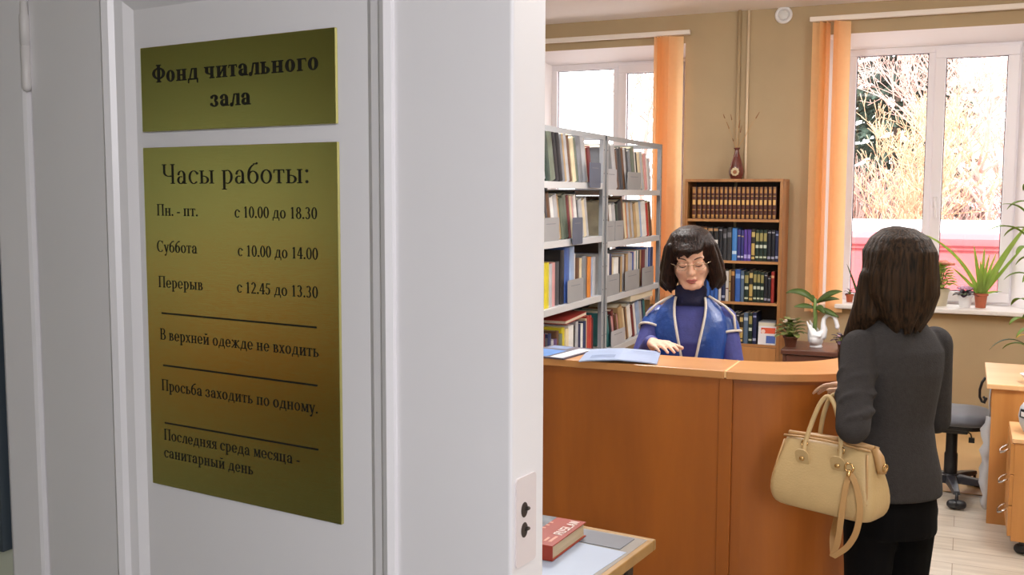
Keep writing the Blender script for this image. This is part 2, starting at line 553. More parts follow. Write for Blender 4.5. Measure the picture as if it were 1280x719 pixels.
# ================================================================== PRINTED SERIF LETTERING (drawn as shapes)
# units: baseline 0, x-height XH, cap height CH.  thick stem T, thin stroke H
class Pen:
    def __init__(self, T, H, serif=0.05, sh=0.03):
        self.T, self.H, self.S, self.sh = T, H, serif, sh
        self.polys = []
    def q(self, *pts): self.polys.append(list(pts))
    def stem(self, x, y0, y1, w=None, s0=1, s1=1):
        """vertical stem centred on x; s0/s1: 0 none, 1 both sides, 'l'/'r' one side"""
        w = w or self.T; S, h = self.S, self.sh
        self.q((x - w / 2, y0), (x + w / 2, y0), (x + w / 2, y1), (x - w / 2, y1))
        for s, ya, yb in ((s0, y0, y0 + h), (s1, y1 - h, y1)):
            if s:
                l = S if s in (1, 'l') else 0; r = S if s in (1, 'r') else 0
                self.q((x - w / 2 - l, ya), (x + w / 2 + r, ya), (x + w / 2 + r, yb), (x - w / 2 - l, yb))
    def bar(self, x0, x1, y, h=None):
        h = h or self.H
        self.q((x0, y - h / 2), (x1, y - h / 2), (x1, y + h / 2), (x0, y + h / 2))
    def line(self, x0, y0, x1, y1, w):
        """slanted stroke with horizontal ends of width w"""
        self.q((x0 - w / 2, y0), (x0 + w / 2, y0), (x1 + w / 2, y1), (x1 - w / 2, y1))
    def arc(self, cx, cy, rx, ry, a0=0, a1=360, T=None, H=None, n=26):
        T = T or self.T; H = H or self.H
        n = max(4, int(n * abs(a1 - a0) / 360) + 1)
        pts = []
        for k in range(n + 1):
            a = RAD(a0 + (a1 - a0) * k / n)
            pts.append(((cx + rx * cos(a), cy + ry * sin(a)), (cx + (rx - T) * cos(a), cy + (ry - H) * sin(a))))
        for k in range(n):
            self.q(pts[k][0], pts[k + 1][0], pts[k + 1][1], pts[k][1])
    def dot(self, x, y, r):
        self.q(*[(x + r * cos(2 * pi * k / 12), y + r * sin(2 * pi * k / 12)) for k in range(12)])

def glyph(ch, T, H, S=0.05):
    """Returns (polygons, advance) for one character."""
    p = Pen(T, H, S, min(H, 0.045))
    X, C = 0.46, 0.70
    B = X / 2
    def bowl(cx, rx=.2): p.arc(cx, B, rx, B + .01)
    t2 = T / 2
    L = .09 + t2                       # first stem position
    if ch == 'о': bowl(.25, .21); w = .50
    elif ch == 'с': p.arc(.25, B, .21, B + .01, 42, 318); p.dot(.25 + .15, B + .13, T * .52); w = .45
    elif ch == 'е':
        p.arc(.25, B, .21, B + .01, 0, 325); p.bar(.25 - .2, .455, B); w = .49
    elif ch == 'а':
        p.stem(.36, 0.0, X * .72, None, 'r', 0); p.arc(.235, X * .66, .125 + t2, X * .36, 0, 150); p.dot(.12, X * .74, T * .5)
        p.arc(.21, .13, .155, .14, 60, 345); w = .50
    elif ch == 'б':
        p.arc(.25, .21, .21, .22); p.arc(.36, .30, .32, .36, 105, 190, T, H); p.bar(.26, .40, .655, H * 1.3); p.dot(.40, .675, T * .42); w = .50
    elif ch == 'в':
        p.stem(L, 0, X); p.arc(L + .10, X * .76, .15, X * .26, -90, 90); p.arc(L + .11, X * .27, .18, X * .285, -90, 90)
        for yy in (H / 2, X * .53, X - H / 2): p.bar(L, L + .12, yy)
        w = L + .33
    elif ch == 'г':
        p.stem(L, 0, X); p.bar(L, L + .26, X - H / 2); p.q((L + .26, X), (L + .28, X - .13), (L + .255, X - .13), (L + .22, X)); w = L + .31
    elif ch == 'д':
        p.stem(.40, .03, X, None, 0, 'l'); p.line(.12, .03, .235, X, H * 1.3); p.bar(.22, .43, X - H / 2); p.bar(.03, .52, .03, H * 1.2)
        p.q((.03, .04), (.03 + H * 1.3, .04), (.03 + H, -.13), (.03, -.13)); p.q((.52, .04), (.52 - H * 1.3, .04), (.52 - H, -.13), (.52, -.13)); w = .55
    elif ch == 'ж':
        p.stem(.37, 0, X); p.line(.08, 0, .30, B, T * .8); p.line(.66, 0, .44, B, T * .8); p.line(.13, X, .33, B, H * 1.3); p.line(.61, X, .41, B, H * 1.3)
        p.dot(.12, X - .03, T * .5); p.dot(.62, X - .03, T * .5); p.bar(.02, .14, H / 2); p.bar(.60, .72, H / 2); w = .74
    elif ch == 'з':
        p.arc(.2, X * .75, .17, X * .27, -90, 150); p.arc(.2, X * .26, .19, X * .285, -150, 90); p.dot(.08, X * .8, T * .45); p.dot(.06, X * .2, T * .45); w = .43
    elif ch in 'ий':
        p.stem(L, 0, X); p.stem(L + .28, 0, X); p.line(L + .02, .04, L + .26, X - .04, H * 1.4)
        if ch == 'й': p.arc(L + .14, X + .21, .12, .10, 190, 350, H * 1.6, T * .7)
        w = L + .28 + L
    elif ch == 'л':
        p.stem(.40, 0, X, None, 1, 'l'); p.line(.14, .02, .235, X, H * 1.4); p.bar(.22, .42, X - H / 2); p.dot(.10, .04, T * .55); p.arc(.08, .10, .09, .10, 250, 350, H, H); w = .51
    elif ch == 'м':
        p.stem(.50, 0, X); p.stem(.12, 0, X, H * 1.3); p.line(.15, X, .30, .03, T * .95); p.line(.47, X, .31, .03, H * 1.4); w = .60
    elif ch == 'н': p.stem(L, 0, X); p.stem(L + .27, 0, X); p.bar(L, L + .27, B); w = 2 * L + .27
    elif ch == 'п': p.stem(L, 0, X); p.stem(L + .27, 0, X); p.bar(L, L + .27, X - H / 2); w = 2 * L + .27
    elif ch == 'р':
        p.stem(L, -.21, X, None, 1, 'l'); p.arc(L + .13, B, .20, B + .01, -115, 115); w = L + .37
    elif ch == 'т':
        p.stem(.22, 0, X); p.bar(.03, .41, X - H / 2); p.q((.03, X), (.07, X), (.045, X - .12), (.02, X - .12)); p.q((.41, X), (.37, X), (.395, X - .12), (.42, X - .12)); w = .44
    elif ch == 'у':
        p.line(.10, X, .25, .02, T); p.line(.40, X, .20, -.18, H * 1.4); p.bar(.02, .19, X - H / 2); p.bar(.33, .47, X - H / 2); p.dot(.14, -.17, T * .55); p.bar(.13, .2, -.20 + H / 2); w = .47
    elif ch == 'х':
        p.line(.10, X, .36, 0, T); p.line(.36, X, .09, 0, H * 1.4)
        for a, b in ((.02, .18), (.29, .44)): p.bar(a, b, X - H / 2); p.bar(a, b, H / 2)
        w = .46
    elif ch == 'ц':
        p.stem(L, 0, X); p.stem(L + .27, 0, X, None, 0, 1); p.bar(L, L + .36, H / 2); p.q((L + .36, .04), (L + .36 - H * 1.4, .04), (L + .36 - H, -.13), (L + .36, -.13)); w = 2 * L + .30
    elif ch == 'ч':
        p.stem(L + .25, 0, X); p.stem(L, X * .55, X, None, 0, 1); p.arc(L + .14, X * .6, .14 + t2, X * .28, 180, 300); p.bar(L + .12, L + .25, X * .36); w = 2 * L + .25
    elif ch in 'ыь':
        p.stem(L, 0, X); p.arc(L + .10, X * .29, .19, X * .30, -90, 90); p.bar(L, L + .11, H / 2); p.bar(L, L + .11, X * .57)
        w = L + .33
        if ch == 'ы': p.stem(L + .40, 0, X); w = 2 * L + .40
    elif ch == 'я':
        p.stem(.36, 0, X); p.arc(.24, X * .72, .17, X * .29, 90, 270); p.bar(.23, .36, X - H / 2); p.bar(.23, .36, X * .46); p.line(.09, 0, .25, X * .46, T * .7); p.bar(.02, .13, H / 2); w = .47
    elif ch == 'Ф':
        p.stem(.36, 0, C + .02); p.arc(.36, C * .52, .33, C * .34); w = .72
    elif ch == 'Ч':
        p.stem(L + .36, 0, C); p.stem(L, C * .55, C, None, 0, 1); p.arc(L + .20, C * .58, .20 + t2, C * .22, 180, 300); p.bar(L + .18, L + .36, C * .38); w = 2 * L + .36
    elif ch == 'П': p.stem(L, 0, C); p.stem(L + .38, 0, C); p.bar(L, L + .38, C - H / 2); w = 2 * L + .38
    elif ch == 'С':
        p.arc(.34, C / 2, .30, C / 2 + .01, 42, 318); p.q((.55, C * .70), (.58, C * .70), (.58, C), (.555, C)); w = .62
    elif ch == 'В':
        p.stem(L, 0, C); p.arc(L + .16, C * .755, .18, C * .25, -90, 90); p.arc(L + .17, C * .265, .215, C * .27, -90, 90)
        for yy in (H / 2, C * .52, C - H / 2): p.bar(L, L + .18, yy)
        w = L + .42
    elif ch == '0': p.arc(.23, .32, .20, .33); w = .46
    elif ch == '1': p.stem(.24, 0, .64, None, 1, 0); p.line(.13, .54, .24, .62, H * 1.8); w = .46
    elif ch == '2':
        p.arc(.22, .47, .18, .18, -20, 165); p.line(.09, .04, .36, .42, T * .8); p.bar(.05, .41, .035, .07); w = .46
    elif ch == '3': p.arc(.2, .49, .17, .16, -90, 150); p.arc(.2, .18, .19, .19, -150, 90); w = .46
    elif ch == '4': p.stem(.30, 0, .64, None, 1, 0); p.line(.05, .20, .28, .64, H * 1.4); p.bar(.03, .43, .19, H * 1.3); w = .46
    elif ch == '5': p.arc(.19, .20, .20, .21, -150, 120); p.line(.10, .36, .13, .64, H * 1.4); p.bar(.12, .39, .61, .06); w = .46
    elif ch == '8': p.arc(.23, .48, .165, .165); p.arc(.23, .17, .195, .18); w = .46
    elif ch == '.': p.dot(.11, .05, T * .6); w = .22
    elif ch == ':': p.dot(.12, .05, T * .6); p.dot(.12, .40, T * .6); w = .24
    elif ch == '-': p.bar(.03, .25, .20, H * 1.8); w = .28
    else: w = .24
    return p.polys, w

def lettering(text, T, H, S=0.05):
    polys = []; x = 0
    for ch in text:
        g, w = glyph(ch, T, H, S)
        polys += [[(a + x, b) for a, b in q] for q in g]
        x += w
    return polys, x

M_ink = mat('black_print', (26, 24, 18), 0.5)
def print_line(root, text, u0, u1, z0, h, T, H, origin, name='lettering'):
    """Text filling u0..u1 along the plate (door frame units), baseline z0, cap height h."""
    polys, w = lettering(text, T, H)
    sx = (u1 - u0) / w; sz = h / .70
    me = MB()
    for q in polys:
        me.add([(u0 - origin[0] + a * sx, -.00225, z0 - origin[1] + b * sz) for a, b in q], [tuple(range(len(q)))])
    return me.build(name, M_ink, root)

def brass():
    m = bpy.data.materials.new('brushed_brass'); m.use_nodes = True
    nt = m.node_tree; b = pbsdf(m)
    b.inputs['Base Color'].default_value = srgb(222, 214, 136)
    b.inputs['Metallic'].default_value = 1.0
    b.inputs['Roughness'].default_value = 0.18
    tc = nt.nodes.new('ShaderNodeTexCoord'); mp = nt.nodes.new('ShaderNodeMapping'); mp.inputs['Scale'].default_value = (3, 1, 260)
    n = nt.nodes.new('ShaderNodeTexNoise'); n.inputs['Scale'].default_value = 12
    nt.links.new(tc.outputs['Object'], mp.inputs[0]); nt.links.new(mp.outputs[0], n.inputs['Vector'])
    bp = nt.nodes.new('ShaderNodeBump'); bp.inputs['Strength'].default_value = 0.06; bp.inputs['Distance'].default_value = 0.002
    nt.links.new(n.outputs[0], bp.inputs['Height']); nt.links.new(bp.outputs[0], b.inputs['Normal'])
    return m
M_brass = brass()
def on_door(u, z, v=0.0):
    return (DH[0] + u * cos(DR) - v * sin(DR), DH[1] + u * sin(DR) + v * cos(DR), z)
def plate(label, u0, u1, z0, z1):
    root = thing('brass_sign', label, 'sign', on_door((u0 + u1) / 2, (z0 + z1) / 2, 0.0099 - .002), DR)
    W, Hh = (u1 - u0) / 2, (z1 - z0) / 2
    MB().box(-W, W, -.002, .002, -Hh, Hh).build('plate', M_brass, root, bevel=0.0006)
    return root, ((u0 + u1) / 2, (z0 + z1) / 2)
s1, og = plate('small upper brass sign on the white door naming the reading room stock', 0.1841, 0.4541, 1.7357, 1.8235)
print_line(s1, 'Фонд читального', 0.2015, 0.4346, 1.7862, .0178, .145, .05, og)
print_line(s1, 'зала', 0.2884, 0.3457, 1.7578, .0178, .145, .05, og)
s2, og = plate('tall lower brass sign on the white door listing opening hours', 0.1838, 0.4550, 1.3532, 1.7189)
print_line(s2, 'Часы работы:', 0.2120, 0.4216, 1.6805, .0205, .085, .032, og)
for t, a, b, z in (('Пн. - пт.', .2030, .2669, 1.647), ('с 10.00 до 18.30', .3191, .4300, 1.6465), ('Суббота', .2014, .2643, 1.6084), ('с 10.00 до 14.00', .3224, .4303, 1.608),
                   ('Перерыв', .2023, .2714, 1.5705), ('с 12.45 до 13.30', .3202, .4296, 1.571),
                   ('В верхней одежде не входить', .2025, .4295, 1.514), ('Просьба заходить по одному.', .2027, .4275, 1.4587),
                   ('Последняя среда месяца -', .2043, .4025, 1.4045), ('санитарный день', .2035, .3386, 1.385)):
    print_line(s2, t, a, b, z, .0122, .10, .04, og)
for i, z in enumerate((1.5427, 1.4862, 1.4232)):
    mb = MB().box(.2066 - og[0], .4268 - og[0], -.0023, -.0019, z - .0009 - og[1], z + .0009 - og[1])
    mb.build('printed_rule', M_ink, s2)

# dark notice board on the corridor wall beside the frame
nb = thing('notice_board', 'dark blue-grey notice board hanging beside the white door frame', 'notice board', (-1.53, 0.872, 1.70))
MB().box(-.46, .46, -.02, 0, -.45, .45).build('board', mat('slate_felt', (70, 82, 92), 0.8, var=.05), nb, bevel=.003)
f = MB()
f.box(-.475, .475, -.026, 0, -.465, -.45); f.box(-.475, .475, -.026, 0, .45, .465); f.box(-.475, -.46, -.026, 0, -.45, .45); f.box(.46, .475, -.026, 0, -.45, .45)
f.build('board_frame', mat('slate_frame', (66, 76, 84), 0.5), nb)
# ================================================================== METAL RACKS AND BOOKS
M_steel = mat('grey_rack_paint', (150, 152, 156), 0.45)
M_shelfp = mat('light_rack_paint', (196, 197, 200), 0.4)
M_rackback = mat('dark_rack_back', (62, 56, 52), 0.7)
RXF, RXB = -2.0, -2.42
def rack(label, y0, y1, tops):
    root = thing('metal_rack', label, 'rack', (RXF, y0, 0), group=None)
    L = y1 - y0; D = RXB - RXF
    H = 2.03
    for y in (0, L):
        s = 1 if y == 0 else -1
        for x in (0, D):
            sx = -1 if x == 0 else 1
            p = MB()
            p.box(min(x, x + sx * .003), max(x, x + sx * .003), min(y, y + s * .036), max(y, y + s * .036), 0, H)
            p.box(min(x, x + sx * .036), max(x, x + sx * .036), min(y, y + s * .003), max(y, y + s * .003), 0, H)
            for k in range(14 if x == 0 else 0):   # punched holes
                z = .12 + k * .14
                p.cur = 1
                p.lathe([(.0045, 0), (.0045, .0006)], 8)
                n = 16
                for q in range(len(p.v) - n, len(p.v)):
                    v = p.v[q]; p.v[q] = Vector((.0003 + v.z, y + s * .018 + v.x, z + v.y))
                p.cur = 0
            p.build('post', [M_steel, mat('post_hole', (70, 70, 74), .7)], root)
    for z in tops:
        b = MB()
        b.box(D + .004, -.004, .004, L - .004, z - .004, z)
        b.box(-.006, -.0035, .004, L - .004, z - .036, z + .0005)
        b.box(D + .0035, D + .006, .004, L - .004, z - .036, z)
        b.build('shelf', M_shelfp, root, bevel=.001)
    b = MB()
    b.box(D - .001, D + .004, .04, L - .04, H - .045, H - .005)
    b.build('top_brace', M_steel, root)
    for (x0, x1, y0, y1) in ((-.004, -.001, .003, L - .003), (D + .004, -.004, .0, .003), (D + .004, -.004, L - .003, L)):
        MB().box(x0, x1, y0, y1, H - .03, H - .001).build('top_bar', M_steel, root)
    b = MB()
    b.box(D - .006, D - .002, .002, L - .002, .06, tops[-1] - .04)  # dark sheet added in place of the books behind the open back
    b.build('added_back_sheet', M_rackback, root)
    return root
TA = (.08, .40, .73, 1.066, 1.425, 1.742)
TB = (.08, .40, .715, 1.045, 1.385, 1.705)
YA0, YA1, YB0, YB1 = 4.62, 5.845, 5.872, 7.095
rack('nearer grey metal book rack with a row of yellow spines', YA0, YA1, TA)
rack('farther grey metal book rack standing close to the window wall', YB0, YB1, TB)

PAL = {
    'dark grey': (66, 66, 72), 'black': (34, 32, 36), 'light grey': (176, 176, 180), 'white': (226, 224, 222), 'cream': (214, 200, 168),
    'grey-green': (104, 112, 98), 'dark green': (44, 60, 52), 'tan': (176, 146, 104), 'brown': (104, 72, 50), 'maroon': (110, 44, 44),
    'red': (176, 58, 48), 'orange': (204, 124, 48), 'yellow': (206, 190, 40), 'navy': (44, 52, 92), 'blue': (64, 92, 160), 'pale blue': (150, 170, 204),
    'purple': (96, 72, 120), 'pink': (206, 150, 150), 'teal': (60, 120, 122), 'steel grey': (124, 126, 132),
}
M_pages = mat('page_block', (228, 218, 196), 0.8)
COV = {}
def cover(cn):
    if cn not in COV:
        COV[cn] = mat('cover_' + cn.replace(' ', '_').replace('-', '_'), PAL[cn], 0.5, var=0.12, vscale=14)
    return COV[cn]
def book_mesh(w, d, h, mats, nm='book', round_spine=True):
    """spine towards -y, standing on z=0, centred in x; boards overhang the page block"""
    mb = MB(); t = min(.003, w * .16); o = .003
    sp = []
    k = 5 if round_spine else 1
    for i in range(k + 1):
        a = pi * i / k
        sp.append((-w / 2 * cos(a), -(w * .16) * sin(a)))
    poly = sp + [(w / 2, d), (w / 2 - t, d), (w / 2 - t, t * 1.5), (-w / 2 + t, t * 1.5), (-w / 2 + t, d), (-w / 2, d)]
    # outline is concave: build spine strip and boards separately
    mb.prism(sp + [(w / 2, t * 1.5), (-w / 2, t * 1.5)], 0, h)
    mb.box(-w / 2, -w / 2 + t, t * 1.5, d, 0, h)
    mb.box(w / 2 - t, w / 2, t * 1.5, d, 0, h)
    mb.cur = 1
    mb.box(-w / 2 + t, w / 2 - t, t * 1.5, d - o, o, h - o)
    return mb.build(nm, mats)
ORD = ['', 'first', 'second', 'third', 'fourth', 'fifth', 'sixth', 'seventh', 'eighth', 'ninth', 'tenth', 'eleventh', 'twelfth', 'thirteenth', 'fourteenth', 'fifteenth',
       'sixteenth', 'seventeenth', 'eighteenth', 'nineteenth', 'twentieth', 'twenty-first', 'twenty-second', 'twenty-third', 'twenty-fourth', 'twenty-fifth', 'twenty-sixth',
       'twenty-seventh', 'twenty-eighth', 'twenty-ninth', 'thirtieth', 'thirty-first', 'thirty-second', 'thirty-third', 'thirty-fourth', 'thirty-fifth', 'thirty-sixth', 'thirty-seventh', 'thirty-eighth']
rnd = random.Random(7)
def rack_row(y_hi, y_lo, z, spec, hrange, wrange, lean, rackname, shelfname, dmax=.24, xin=.035, grp=None):
    """Books placed from the window end (large y) towards the doorway; spec = colour list (cycled), optional (colour, width, height)."""
    y = y_hi; i = 0
    th = RAD(lean)
    extra = .0012
    if lean: y -= hrange[1] * 0   # tops tilt towards the doorway
    items = []
    while True:
        s = spec[i % len(spec)]
        cn, w, h = s if isinstance(s, tuple) else (s, rnd.uniform(*wrange), rnd.uniform(*hrange))
        w = min(w * 1.45, .085); yw = w / cos(th)
        if y - yw - h * sin(th) * 1.0 < y_lo: break
        items.append((cn, w, h, y - yw / 2 - w / 2 * sin(th) * math.tan(th))); y -= yw + extra + (.0012 if lean else 0); i += 1
        if i > 36: break
    for k, (cn, w, h, yc) in enumerate(items):
        d = rnd.uniform(dmax * .8, dmax)
        o = book_mesh(w, d, h, [cover(cn), M_pages])
        o.matrix_world = Matrix.Translation((RXF - xin - rnd.uniform(0, .012), yc, z + w / 2 * sin(th) + .0006)) @ Matrix.Rotation(pi / 2, 4, 'Z') @ Matrix.Rotation(-th, 4, 'Y')
        size = 'slim' if w < .035 else ('thick' if w > .06 else 'upright')
        tag(o, '%s %s book, %s from the window end, %s shelf of %s rack' % (size, cn, ORD[k + 1], shelfname, rackname), 'book', 'books on the %s shelf of the %s rack' % (shelfname, rackname))
    return items
def flatbox(cn, x0, x1, y0, y1, z0, z1, label, nm='book', cat='book'):
    w, d, h = abs(x1 - x0), abs(y1 - y0), abs(z1 - z0)
    mb = MB(); t = .003
    mb.box(x0, x1, y0, y1, z0, z0 + t); mb.box(x0, x1, y0, y1, z1 - t, z1); mb.box(x0, x0 + t, y0, y1, z0 + t, z1 - t)
    mb.cur = 1; mb.box(x0 + t, x1 - t, y0 + t, y1 - t, z0 + t, z1 - t)
    o = mb.build(nm, [cover(cn), M_pages])
    return tag(o, label, cat)
# nearer rack
rack_row(YA1 - .10, YA0 + .06, TA[5], [('maroon', .024, .215), ('maroon', .022, .21), ('cream', .02, .2), ('light grey', .05, .27), ('steel grey', .045, .275), 'grey-green', 'cream', 'brown', ('light grey', .03, .27),
         'tan', 'steel grey', ('black', .035, .27), ('black', .03, .27), ('grey-green', .05, .27), ('dark green', .04, .27), ('light grey', .045, .27), ('light grey', .045, .275), 'purple', ('dark grey', .05, .275), ('dark grey', .045, .275), 'brown', 'yellow', 'orange', 'black'],
         (.25, .28), (.02, .036), 16, 'nearer', 'top')
rack_row(YA1 - .16, YA0 + .06, TA[4], ['light grey', ('cream', .035, .22), 'light grey', ('black', .02, .27), 'white', 'pink', 'cream', 'maroon', ('grey-green', .04, .25), 'grey-green', 'tan', ('light grey', .035, .25), 'white', 'brown', ('dark grey', .02, .27),
         'cream', 'tan', 'black', ('tan', .02, .27), ('dark grey', .03, .23), 'orange', ('cream', .04, .22), ('grey-green', .04, .23), 'orange', 'orange', 'tan'], (.22, .26), (.016, .034), 15, 'nearer', 'second')
rack_row(YA1 - .05, YA0 + .06, TA[3], [('light grey', .032, .235), ('pale blue', .03, .235), ('orange', .04, .24), ('brown', .02, .24), ('steel grey', .045, .25), ('cream', .025, .24), 'brown', ('white', .03, .27), ('pale blue', .05, .315), ('blue', .055, .315), ('black', .035, .3), ('dark grey', .05, .24),
         ('pink', .035, .24), ('light grey', .03, .235), ('yellow', .045, .245), ('yellow', .045, .245), ('yellow', .045, .245), ('tan', .02, .24), ('dark grey', .022, .23), ('cream', .02, .23), ('maroon', .022, .235), ('steel grey', .022, .23), ('dark grey', .03, .23)], (.22, .25), (.02, .034), 0, 'nearer', 'third')
rack_row(YA1 - .06, YA0 + .06, TA[2], [('maroon', .025, .2), ('red', .03, .22), ('red', .03, .22), ('cream', .02, .21), ('navy', .03, .2), ('white', .02, .19), ('navy', .03, .19), ('light grey', .025, .21), ('black', .03, .19), ('white', .03, .2), ('white', .025, .2), ('cream', .03, .19),
         ('yellow', .03, .2), ('grey-green', .03, .17), 'brown', ('purple', .03, .15), ('light grey', .03, .15), 'navy', 'dark grey'], (.16, .2), (.02, .034), 0, 'nearer', 'fourth')
# wide book lying on the upright row of the fourth shelf
fb = flatbox('red', -.11, .13, -.17, .17, 0, .022, 'large flat red folder lying on top of the lowest visible books', 'folder', 'folder')
fb.location = (RXF - .16, 5.46, TA[2] + .225); fb.rotation_euler = (RAD(3), 0, 0)
# farther rack
rack_row(YB1 - .14, YB0 + .09, TB[5], [('light grey', .03, .22), 'white', ('pink', .03, .25), 'cream', ('light grey', .028, .26), ('cream', .04, .25), ('black', .03, .25), ('white', .03, .25), ('grey-green', .045, .28), 'steel grey', ('dark grey', .03, .27), 'light grey', ('brown', .03, .27), ('dark grey', .03, .27),
         'dark grey', 'brown', ('light grey', .045, .28), ('steel grey', .05, .27)], (.24, .27), (.018, .032), 17, 'farther', 'top')
rack_row(YB1 - .10, YB0 + .06, TB[4], ['brown', ('cream', .025, .25), 'red', ('white', .035, .25), ('white', .03, .25), ('pale blue', .02, .25), ('cream', .035, .24), ('cream', .03, .24), 'tan', ('light grey', .03, .24), ('tan', .035, .24), 'light grey', 'orange', ('cream', .03, .24), ('brown', .025, .28),
         ('black', .05, .25), ('dark green', .03, .23), ('light grey', .045, .23), ('white', .03, .23)], (.22, .25), (.018, .03), 15, 'farther', 'second')
rack_row(YB1 - .08, YB0 + .06, TB[3], [('navy', .02, .26), ('white', .02, .26), ('blue', .022, .26), ('white', .022, .26), ('blue', .022, .26), ('light grey', .02, .25), ('maroon', .045, .25), ('tan', .025, .25), ('dark green', .022, .25), ('white', .022, .25), ('teal', .025, .25), ('white', .02, .25), ('red', .022, .245), ('blue', .022, .245), ('light grey', .03, .24),
         'light grey', ('tan', .03, .24), ('brown', .025, .23), ('light grey', .03, .24), ('tan', .03, .23), ('black', .03, .23), ('white', .05, .23), 'cream', 'brown'], (.22, .25), (.018, .03), 0, 'farther', 'third')
rack_row(YB1 - .18, YB0 + .1, TB[2], [('teal', .035, .23), ('navy', .03, .23), ('light grey', .04, .235), ('pale blue', .045, .24), ('white', .04, .23), ('maroon', .025, .22), ('white', .05, .23), ('tan', .022, .22), ('brown', .02, .22), ('cream', .025, .22), ('tan', .05, .24), ('pink', .022, .19), ('brown', .025, .2), 'maroon', ('pink', .022, .19), ('black', .03, .2)], (.2, .23), (.02, .03), 18, 'farther', 'fourth')
# document boxes lying above the fourth shelf row of the farther rack
fb = flatbox('light grey', -.12, .13, -.26, .26, 0, .05, 'pale grey document box lying across the books of the farther rack', 'document_box', 'box')
fb.location = (RXF - .15, 6.72, TB[2] + .247)

# grey label plates standing in front of the spines
M_lab = mat('grey_card', (150, 150, 152), 0.6, var=.04)
M_labl = mat('light_grey_card', (176, 176, 182), 0.6, var=.04)
M_labd = mat('slate_card', (86, 92, 110), 0.6, var=.05)
M_line = mat('pale_ruled_line', (120, 122, 128), 0.7)
def label_plate(y, z, w, h, m, colname, where, over=0.0):
    root = thing('shelf_divider', '%s divider plate, %s' % (colname, where), 'shelf divider', (RXF - .012, y, z + .0008), group='divider plates on the metal racks')
    poly = rr_poly(-w / 2, w / 2, -over, h, .012, 4)
    MX = Matrix(((0, 0, 1, 0), (1, 0, 0, 0), (0, 1, 0, 0), (0, 0, 0, 1)))
    mb = MB()
    if over:
        mb.prism(poly, .024, .027, MX)
        mb.box(0, .027, -w / 2 + .012, w / 2 - .012, .0005, .0022)
    else:
        mb.prism(rr_poly(-w / 2, w / 2, 0, h, .012, 4), 0, .003, MX)
        mb.box(-.02, 0, -w / 2 + .012, w / 2 - .012, 0, .0018)
    mb.build('plate', m, root)
    x = .0272 if over else .0032
    MB().box(x, x + .0004, -w * .30, w * .28, h * .72, h * .72 + .0035).build('ruled_line', M_line, root)
label_plate(5.63, TA[5], .19, .115, M_labd, 'dark slate', 'top shelf of the nearer rack', over=.03)
label_plate(5.005, TA[4], .23, .125, M_lab, 'wide grey', 'second shelf of the nearer rack')
label_plate(5.345, TA[4], .16, .12, M_labd, 'dark slate', 'second shelf of the nearer rack', over=.03)
label_plate(5.385, TA[3], .25, .13, M_lab, 'wide grey', 'third shelf of the nearer rack')
label_plate(6.00, TB[5], .20, .125, M_labl, 'pale grey', 'top shelf of the farther rack beside the shared posts')
label_plate(6.47, TB[5], .29, .115, M_lab, 'grey', 'top shelf of the farther rack, mid-row')
label_plate(5.985, TB[4], .17, .125, M_lab, 'grey', 'second shelf of the farther rack beside the shared posts')
label_plate(6.165, TB[4], .17, .125, M_lab, 'grey', 'second shelf of the farther rack, away from the posts')
label_plate(6.05, TB[3], .25, .13, M_lab, 'grey', 'third shelf of the farther rack beside the shared posts')
label_plate(6.455, TB[3], .31, .13, M_lab, 'grey', 'third shelf of the farther rack, mid-row')
label_plate(6.815, TB[3], .27, .13, M_lab, 'grey', 'third shelf of the farther rack at the window end')
label_plate(6.17, TB[2], .28, .10, M_labl, 'pale grey', 'fourth shelf of the farther rack')
# ================================================================== BROWN BOOKCASE
M_bcase = wood('bookcase_veneer', (146, 96, 50), (186, 132, 80), 'Z', 0.45, 10)
M_bdark = wood('bookcase_back', (52, 34, 22), (70, 46, 30), 'Z', 0.6, 8)
BX0, BX1, BYF, BYB, BH = -1.984, -1.248, 7.69, 7.975, 1.795
bc = thing('bookcase', 'brown veneered bookcase of encyclopedias standing against the beige wall', 'bookcase', (BX0, BYF, 0))
BW, BD = BX1 - BX0, BYB - BYF
for x in (0, BW - .022):
    MB().box(x, x + .022, 0, BD, 0, BH - .022).build('side_panel', M_bcase, bc, bevel=.0015)
MB().box(0, BW, -.002, BD, BH - .022, BH).build('top', M_bcase, bc, bevel=.002)
MB().box(.022, BW - .022, BD - .006, BD, .06, BH - .022).build('back_panel', M_bdark, bc)
BSH = (1.493, 1.179, .868, .551)
for z in BSH:
    MB().box(.022, BW - .022, .008, BD - .006, z - .02, z).build('shelf', wood('bookcase_shelf', (170, 116, 66), (196, 144, 92), 'X', .45), bc, bevel=.001)
MB().box(.022, BW - .022, .03, .045, .0, .06).build('plinth', M_bcase, bc)
for i, (a, b) in enumerate(((.024, BW / 2 - .0015), (BW / 2 + .0015, BW - .024))):
    d = MB().box(a, b, .004, .022, .065, .528).build('door', wood('bookcase_door', (176, 118, 64), (204, 148, 92), 'Z', .42), bc, bevel=.0015)
    kx = b - .03 if i == 0 else a + .03
    k = MB().ell((kx, -.012, .44), (.011, .011, .011)); k.cap((kx, .004, .44), (kx, -.008, .44), .005, .005)
    k.build('knob', mat('brass_knob', (180, 140, 70), .3, 1.0), d, smooth=True)

